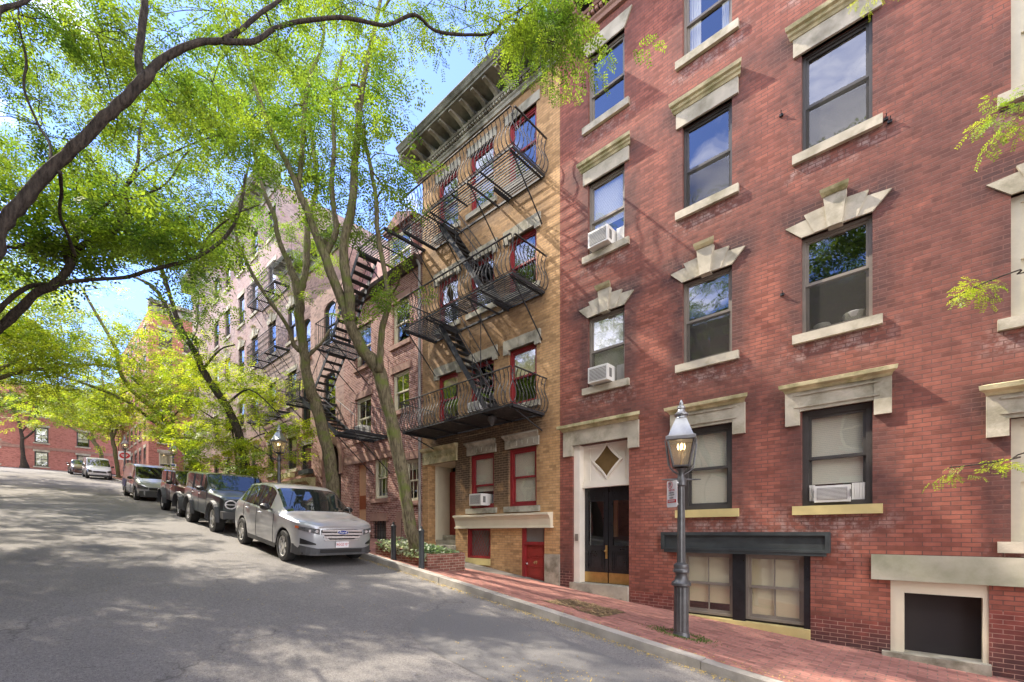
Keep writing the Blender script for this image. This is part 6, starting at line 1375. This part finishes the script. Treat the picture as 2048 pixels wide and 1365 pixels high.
T3 = tree('slender dark tree leaning left behind the charcoal off roader with bright low foliage', (-21.4, 6.9), [
    [(B, .20), (490, 920, 19.7, 20), (474, 855, 19.7, 19), (452, 810, 19.7, 18), (430, 780, 19.6, 17), (405, 740, 19.6, 16), (391, 706, 19.5, 15), (366, 668, 19.5, 16), (350, 625, 19.4, 12), (338, 585, 19.4, 11), (312, 500, 19.3, 10), (294, 440, 19.3, 9), (305, 390, 19.2, 7), (315, 330, 19.2, 5)],
    [(366, 668, 19.5, 13), (345, 640, 19.8, 11), (325, 600, 20, 9), (300, 570, 20.2, 8), (270, 555, 20.4, 6)],
    [(405, 740, 19.6, 8), (440, 700, 19.3, 4), (470, 690, 19, 3)], [(452, 810, 19.7, 7), (500, 780, 19.3, 4), (560, 830, 19, 3)], [(480, 880, 19.7, 7), (520, 900, 19.3, 4), (560, 925, 19, 3)]],
  [(350, 400, 110, 90, 17, 21, 22), (330, 540, 120, 60, 18, 22, 14), (420, 640, 60, 40, 17.5, 20, 8), (470, 470, 50, 60, 17, 20, 8)], kind='mid', scale=1.15, seed=7, bmat='bark_dark', clr=.55)
c3 = tree('bushy low honey locust with yellow green sprays behind the parked off roaders', (-23.2, 6.95), [[(B, .06), (470, 900, 21, 5), (455, 820, 21, 5), (430, 770, 21, 4)], [(470, 900, 21, 4), (520, 870, 20.5, 3), (570, 860, 20, 2)], [(462, 860, 21, 4), (400, 820, 21, 3), (350, 790, 21.5, 2)]],
  [(440, 760, 90, 60, 19, 23, 24), (530, 770, 70, 30, 18.5, 20.5, 9), (590, 850, 35, 14, 18, 19, 3), (430, 880, 90, 60, 18.5, 22, 20), (520, 920, 70, 28, 17.8, 19.5, 10), (360, 830, 80, 70, 20, 24, 18), (480, 850, 60, 50, 19, 21, 9)], kind='mid', scale=1.15, mat='leaf_gold', thin=.55, flat=.07, seed=8, clr=.50, bmat='bark_dark')
T4 = tree('tree with twin stems bent far to the left beyond the grey van', (-30.4, 6.9), [
    [(B, .26), (385, 930, 25.5, 19), (376, 905, 25.5, 20), (360, 885, 25.4, 19), (340, 853, 25.2, 13), (309, 820, 25, 12), (263, 780, 24.7, 10), (238, 740, 24.5, 9), (232, 700, 24.4, 9), (205, 650, 24.2, 8), (185, 615, 24.1, 7), (160, 570, 24, 5)],
    [(360, 885, 25.4, 14), (326, 857, 25.6, 10), (290, 830, 25.8, 9), (257, 805, 26, 8), (198, 778, 26.5, 8), (150, 762, 27, 6), (115, 750, 27.4, 4)],
    [(340, 853, 25.2, 11), (345, 835, 25.4, 9), (310, 800, 25.6, 8), (258, 750, 26, 5)],
    [(235, 735, 24.5, 7), (190, 730, 24, 6), (140, 731, 23.5, 8), (115, 727, 23.2, 9), (95, 737, 23, 9), (50, 742, 22.6, 10), (0, 756, 22.2, 11), (-60, 775, 22, 13)]],
  [(280, 720, 130, 90, 22, 29, 46), (170, 640, 120, 70, 22, 28, 28), (200, 790, 120, 50, 24, 30, 24), (330, 770, 70, 60, 23, 27, 14), (90, 680, 90, 50, 21, 26, 16)], kind='far', scale=.95, mat='leaf_gold', thin=.8, seed=9, clr=.7)
T5 = tree('tree beside the white van near the oval sign', (-58.9, 6.9), [
    [(B, .30), (237, 954, 44.8, 9), (231, 908, 44.8, 10), (223, 869, 44.8, 8), (215, 820, 44.8, 6), (205, 760, 44.6, 5)], [(225, 880, 44.8, 6), (240, 840, 44.8, 4), (262, 800, 44.8, 3)]],
  [(230, 820, 90, 50, 42, 48, 34), (180, 760, 90, 50, 42, 48, 20)], kind='far', scale=1.5, mat='leaf_gold', thin=.8, seed=10, clr=1.1)
T5b = tree('crooked tree behind the white van before the shuttered window', (-70.5, 6.9), [
    [(B, .32), (203, 915, 52.5, 9), (198, 898, 52.5, 9), (178, 875, 52.5, 8), (148, 859, 52.5, 5), (120, 845, 52, 3)], [(190, 885, 52.5, 6), (180, 855, 52.5, 5), (175, 820, 52.5, 4)]],
  [(160, 820, 90, 28, 50, 56, 26)], kind='far', scale=1.7, mat='leaf_gold', thin=.8, seed=12, clr=1.2)
T6 = tree('dark forked tree standing against the low orange red end house', (-78.9, .75), [
    [(B, .34), (45, 900, 53.5, 9), (43, 870, 53.5, 8), (38, 845, 53.5, 6), (28, 820, 53.5, 5), (20, 780, 53.5, 4)], [(44, 880, 53.5, 6), (62, 868, 53.5, 5), (73, 852, 53.5, 5), (70, 835, 53.5, 4), (80, 790, 53.5, 3)], [(43, 865, 53.5, 4), (55, 850, 53.5, 3), (60, 830, 53.5, 3)]],
  [(50, 790, 90, 32, 50, 56, 34), (0, 800, 40, 30, 50, 55, 8)], kind='far', scale=1.6, mat='leaf', seed=13, bmat='bark_dark', clr=1.1, group='trees at the top of the street')
F1 = tree('big dark limbed tree arching over the road from the opposite pavement, nearest the viewer', (-6.0, -3.6), [
    [(B, .32), ('w', -6.2, -3.2, .8, .24), ('w', -6.0, -1.9, 2.2, .18), (-60, 520, 4.5, 39.0), (0, 453, 4.7, 36.7), (44, 404, 4.8, 33.5), (88, 352, 4.9, 31.2), (145, 299, 5.0, 28.1), (198, 246, 5.1, 27.3), (246, 202, 5.2, 26.5), (286, 163, 5.3, 28.9), (316, 127, 5.4, 21.1), (387, 88, 5.6, 17.9), (440, 83, 5.8, 15.6), (505, 84, 6, 14.0), (550, 57, 6.2, 11.7), (600, 44, 6.4, 10.9), (680, 35, 6.6, 10.1), (740, 46, 6.8, 9.4), (778, 50, 6.9, 8.6), (830, 30, 7, 8.6), (870, 62, 7.1, 7.8), (930, 70, 7.3, 7.0), (985, 66, 7.4, 6.2), (1010, 38, 7.5, 6.2), (1060, 10, 7.6, 4.7), (1100, -20, 7.8, 3.1)],
    [(284, 165, 5.3, 21.8), (277, 105, 5.4, 20.3), (285, 57, 5.5, 20.3), (288, 0, 5.6, 21.1), (292, -90, 5.8, 18.7)],
    [(445, 82, 5.8, 13.3), (480, 60, 6.0, 12.5), (520, 28, 6.2, 10.9), (560, 0, 6.5, 9.4), (620, -50, 7, 6.2)],
    [(100, 325, 4.9, 8.6), (100, 290, 5.1, 7.0), (75, 246, 5.3, 6.2), (48, 176, 5.5, 7.0), (53, 123, 5.6, 7.0), (40, 60, 5.8, 6.2), (36, 0, 6, 5.5)],
    [(120, 345, 4.9, 10.9), (123, 380, 5.2, 8.6), (120, 430, 5.6, 7.8), (135, 470, 6.2, 7.8), (150, 510, 7, 7.8)],
    [('w', -6.1, -2.3, 1.9, .2), ('w', -7, -3, 5, .17), ('w', -8.5, -3.8, 9, .12), ('w', -10, -4.2, 13, .05)],
    [('w', -6.1, -2.3, 1.9, .17), ('w', -6.9, -1.3, 3.6, .12), (-40, 60, 4.6, 18.7), (0, 22, 4.8, 14.0), (52, 3, 5.0, 10.9), (90, -30, 5.3, 6.2)],
    [(985, 66, 7.4, 4.7), (970, 90, 7.4, 3.1), (975, 110, 7.4, 2.3)], [(1010, 38, 7.5, 3.9), (1030, 60, 7.4, 3.1), (1050, 90, 7.3, 2.3), (1040, 130, 7.2, 1.6)], [(1060, 10, 7.6, 3.9), (1100, 40, 7.4, 3.1), (1130, 90, 7.3, 2.3)]],
  [(120, 130, 170, 150, 5.2, 8.5, 30), (330, 60, 150, 90, 5.6, 9, 22), (330, 230, 140, 90, 6, 9, 14), (520, 60, 120, 70, 6.2, 9, 13), (700, 15, 110, 50, 6.8, 9, 8), (830, 40, 40, 70, 7, 8.5, 5), (955, 20, 35, 20, 7.2, 7.8, 1), (1055, 62, 66, 62, 7.0, 8, 22)],
  wcrowns=[(-9.5, -4.2, 12, 4, 1.8, 3.2, 56), (-11, -2.8, 6.4, 6, 2.4, 1.0, 74, 14), (-14, -2.5, 8.4, 6, 2.6, 1.1, 46, 14)], kind='near', scale=.80, seed=21, bmat='bark_dark', clr=.36, flat=.12, spc=10, group='trees on the opposite pavement')
F2 = tree('dark limbed tree leaning in from the left over the parked cars, sky behind it', (-14.0, -3.6), [
    [(B, .34), ('w', -14, -3.2, 1.0, .26), ('w', -13.9, -2.0, 2.6, .22), (-60, 690, 9.2, 26.5), (0, 655, 9.2, 24.2), (40, 620, 9.2, 21.8), (75, 585, 9.2, 20.3), (105, 572, 9.2, 20.3), (135, 540, 9.3, 19.5), (150, 505, 9.4, 19.5), (175, 485, 9.5, 14.0), (215, 472, 9.7, 11.7), (245, 450, 9.9, 10.9), (256, 415, 10, 10.1), (250, 380, 10.1, 9.4), (275, 330, 10.3, 8.6), (280, 260, 10.5, 6.2), (300, 200, 10.7, 4.7)],
    [(-60, 690, 9.2, 14.0), (0, 618, 9.0, 13.3), (30, 590, 9.1, 12.5), (65, 572, 9.2, 12.5), (105, 570, 9.2, 14.0), (150, 562, 9.3, 10.1), (200, 559, 9.4, 9.4), (250, 555, 9.6, 9.4), (300, 541, 9.8, 9.4), (345, 530, 10, 9.4), (400, 512, 10.3, 8.6), (440, 485, 10.6, 8.6), (468, 450, 10.9, 7.8), (485, 400, 11.1, 6.2), (490, 350, 11.3, 4.7)],
    [(140, 530, 9.3, 17.2), (128, 500, 9.5, 15.6), (150, 480, 9.6, 13.3), (180, 440, 9.8, 7.0), (235, 390, 10, 6.2), (300, 330, 10.3, 4.7), (380, 290, 10.6, 3.9), (440, 270, 10.8, 3.1)],
    [(400, 505, 10.3, 6.2), (420, 470, 10.5, 4.7), (470, 430, 10.8, 3.9), (520, 410, 11, 2.3)],
    [('w', -13.9, -2.0, 2.6, .12), ('w', -13.5, -1.2, 4.2, .08), (-30, 500, 8.6, 10.9), (10, 494, 8.7, 9.4), (35, 495, 8.8, 8.6), (60, 484, 8.9, 6.2)], [(255, 400, 10, 6.2), (330, 370, 10.3, 4.7), (380, 300, 10.5, 3.9), (430, 300, 10.7, 3.1)], [(240, 450, 9.9, 7.0), (225, 400, 10, 4.7), (235, 350, 10.2, 3.9)]],
  [(130, 400, 150, 100, 8.8, 12, 34), (330, 400, 110, 90, 9.5, 12.5, 22), (300, 480, 120, 40, 9.5, 11.5, 10), (60, 470, 80, 30, 8.8, 10.5, 6), (100, 515, 60, 14, 9, 10, 3), (400, 250, 80, 90, 10.5, 13, 14)],
  wcrowns=[(-19, -2.5, 9.2, 6, 3.2, 1.6, 46, 20), (-17, 3, 11.2, 6, 2.5, 1.2, 16, 18)], kind='mid', scale=.95, thin=.7, seed=22, bmat='bark_dark', clr=.48, group='trees on the opposite pavement')
F3 = tree('light crowned tree on the opposite pavement, its foliage filling the far left edge', (-28, -3.8), [
    [(B, .34), ('w', -28, -3.4, 3, .3), ('w', -28.3, -2.8, 5.6, .22), (0, 640, 22, 14), (60, 600, 22, 8), (100, 560, 22, 5)], [('w', -28, -3.2, 4, .2), (0, 740, 24, 10), (70, 705, 25, 6), (130, 690, 26, 4)]],
  [(60, 640, 110, 60, 19, 26, 16), (60, 730, 100, 50, 21, 30, 26)], wcrowns=[(-33, -2, 11.2, 7, 3, 2.2, 50)], kind='far', scale=.95, mat='leaf_gold', thin=.8, seed=23, clr=.7, group='trees on the opposite pavement')
F4 = tree('far opposite tree shading the crest of the road', (-47, -3.8), [[(B, .34), ('w', -47, -3.4, 6, .3), ('w', -47, -2.6, 9, .2), ('w', -47, 0, 12, .1)]], [(60, 800, 100, 40, 36, 46, 22)], wcrowns=[(-50, -1, 13.5, 7, 3.5, 2.5, 46)], kind='far', scale=1.3, mat='leaf_gold', seed=24, clr=.9, group='trees on the opposite pavement')
G1_ = tree('tree whose leafy twigs hang before the red brick wall at the right edge', (4.2, 6.9), [
    [(B, .20), ('w', 4.0, 6.7, 1.5, .17), ('w', 3.6, 6.2, 3.6, .13), ('w', 3.0, 5.4, 5.6, .09), ('w', 1.5, 4.6, 6.6, .05), (1760, -60, 5.4, 8), (1730, -10, 5.5, 4)],
    [('w', 3.7, 6.3, 3.2, .05), ('w', 2.8, 5.2, 2.6, .03), (2110, 520, 3.9, 5), (2040, 540, 3.9, 3), (1960, 570, 3.9, 2), (1900, 600, 3.9, 2)],
    [('w', 3.8, 6.5, 2.2, .05), ('w', 3.0, 5.4, 1.4, .025), (2100, 890, 4.0, 5), (2040, 915, 4.0, 3), (1950, 930, 4.0, 2), (1900, 935, 4.0, 2)],
    [('w', 3.6, 6.2, 3.8, .06), ('w', 2.9, 5.0, 3.8, .04), (2120, 170, 3.9, 6), (2060, 200, 3.9, 4), (2000, 225, 3.9, 2)]],
  [], kind='near', seed=25, bmat='bark_dark', wcrowns=[(5, 6, 7.5, 3, 2, 1.5, 26)], clr=.4, scale=.8, group='trees on the opposite pavement')
F0 = tree('tree on the pavement behind the viewer, its crown mirrored in the upper panes', (3.5, -3.6), [[(B, .3), ('w', 3.5, -3.4, 1.5, .26), ('w', 3.0, -3.2, 4.5, .18), ('w', 2.2, -3, 7.5, .1)], [('w', 3.1, -3.2, 4, .14), ('w', 4.6, -3, 7, .08)], [('w', 3.0, -3.2, 4.5, .16), ('w', 1.0, -3.4, 8, .12), ('w', -1.5, -3.8, 11.5, .08), ('w', -2.5, -4, 14.5, .04)]], [], wcrowns=[(2.5, -3.4, 8.2, 4.5, 1.6, 2.6, 40), (-2.5, -4.0, 13, 4.5, 1.8, 4, 110)], kind='far', seed=26, bmat='bark_dark', clr=.5, group='trees on the opposite pavement')
# hanging sprays of that tree, leaflet by leaflet
rng = np.random.default_rng(31); hang = []
for (x0, y0, x1, y1, n) in ((2060, 190, 1995, 215, 6), (2060, 235, 1985, 245, 6), (2060, 210, 1990, 220, 3), (2005, 550, 1915, 585, 7), (1985, 578, 1915, 602, 4), (1995, 932, 1915, 940, 6), (2055, 905, 2020, 920, 3), (1765, -8, 1705, -2, 5)):
    for _ in range(n):
        k = rng.random(); hang.append(PT(x0+(x1-x0)*k+rng.normal(0, 6), y0+(y1-y0)*k+rng.normal(0, 7), 3.9+rng.normal(0, .10)+(1.5 if x0 < 1800 else 0))[:])
NLEAF += leaf_mesh('hanging_spray', np.array(hang), 'near', .33, G1_, M['leaf_gold'], rng)
print('leaf quads', NLEAF, 'objects', len(bpy.data.objects))
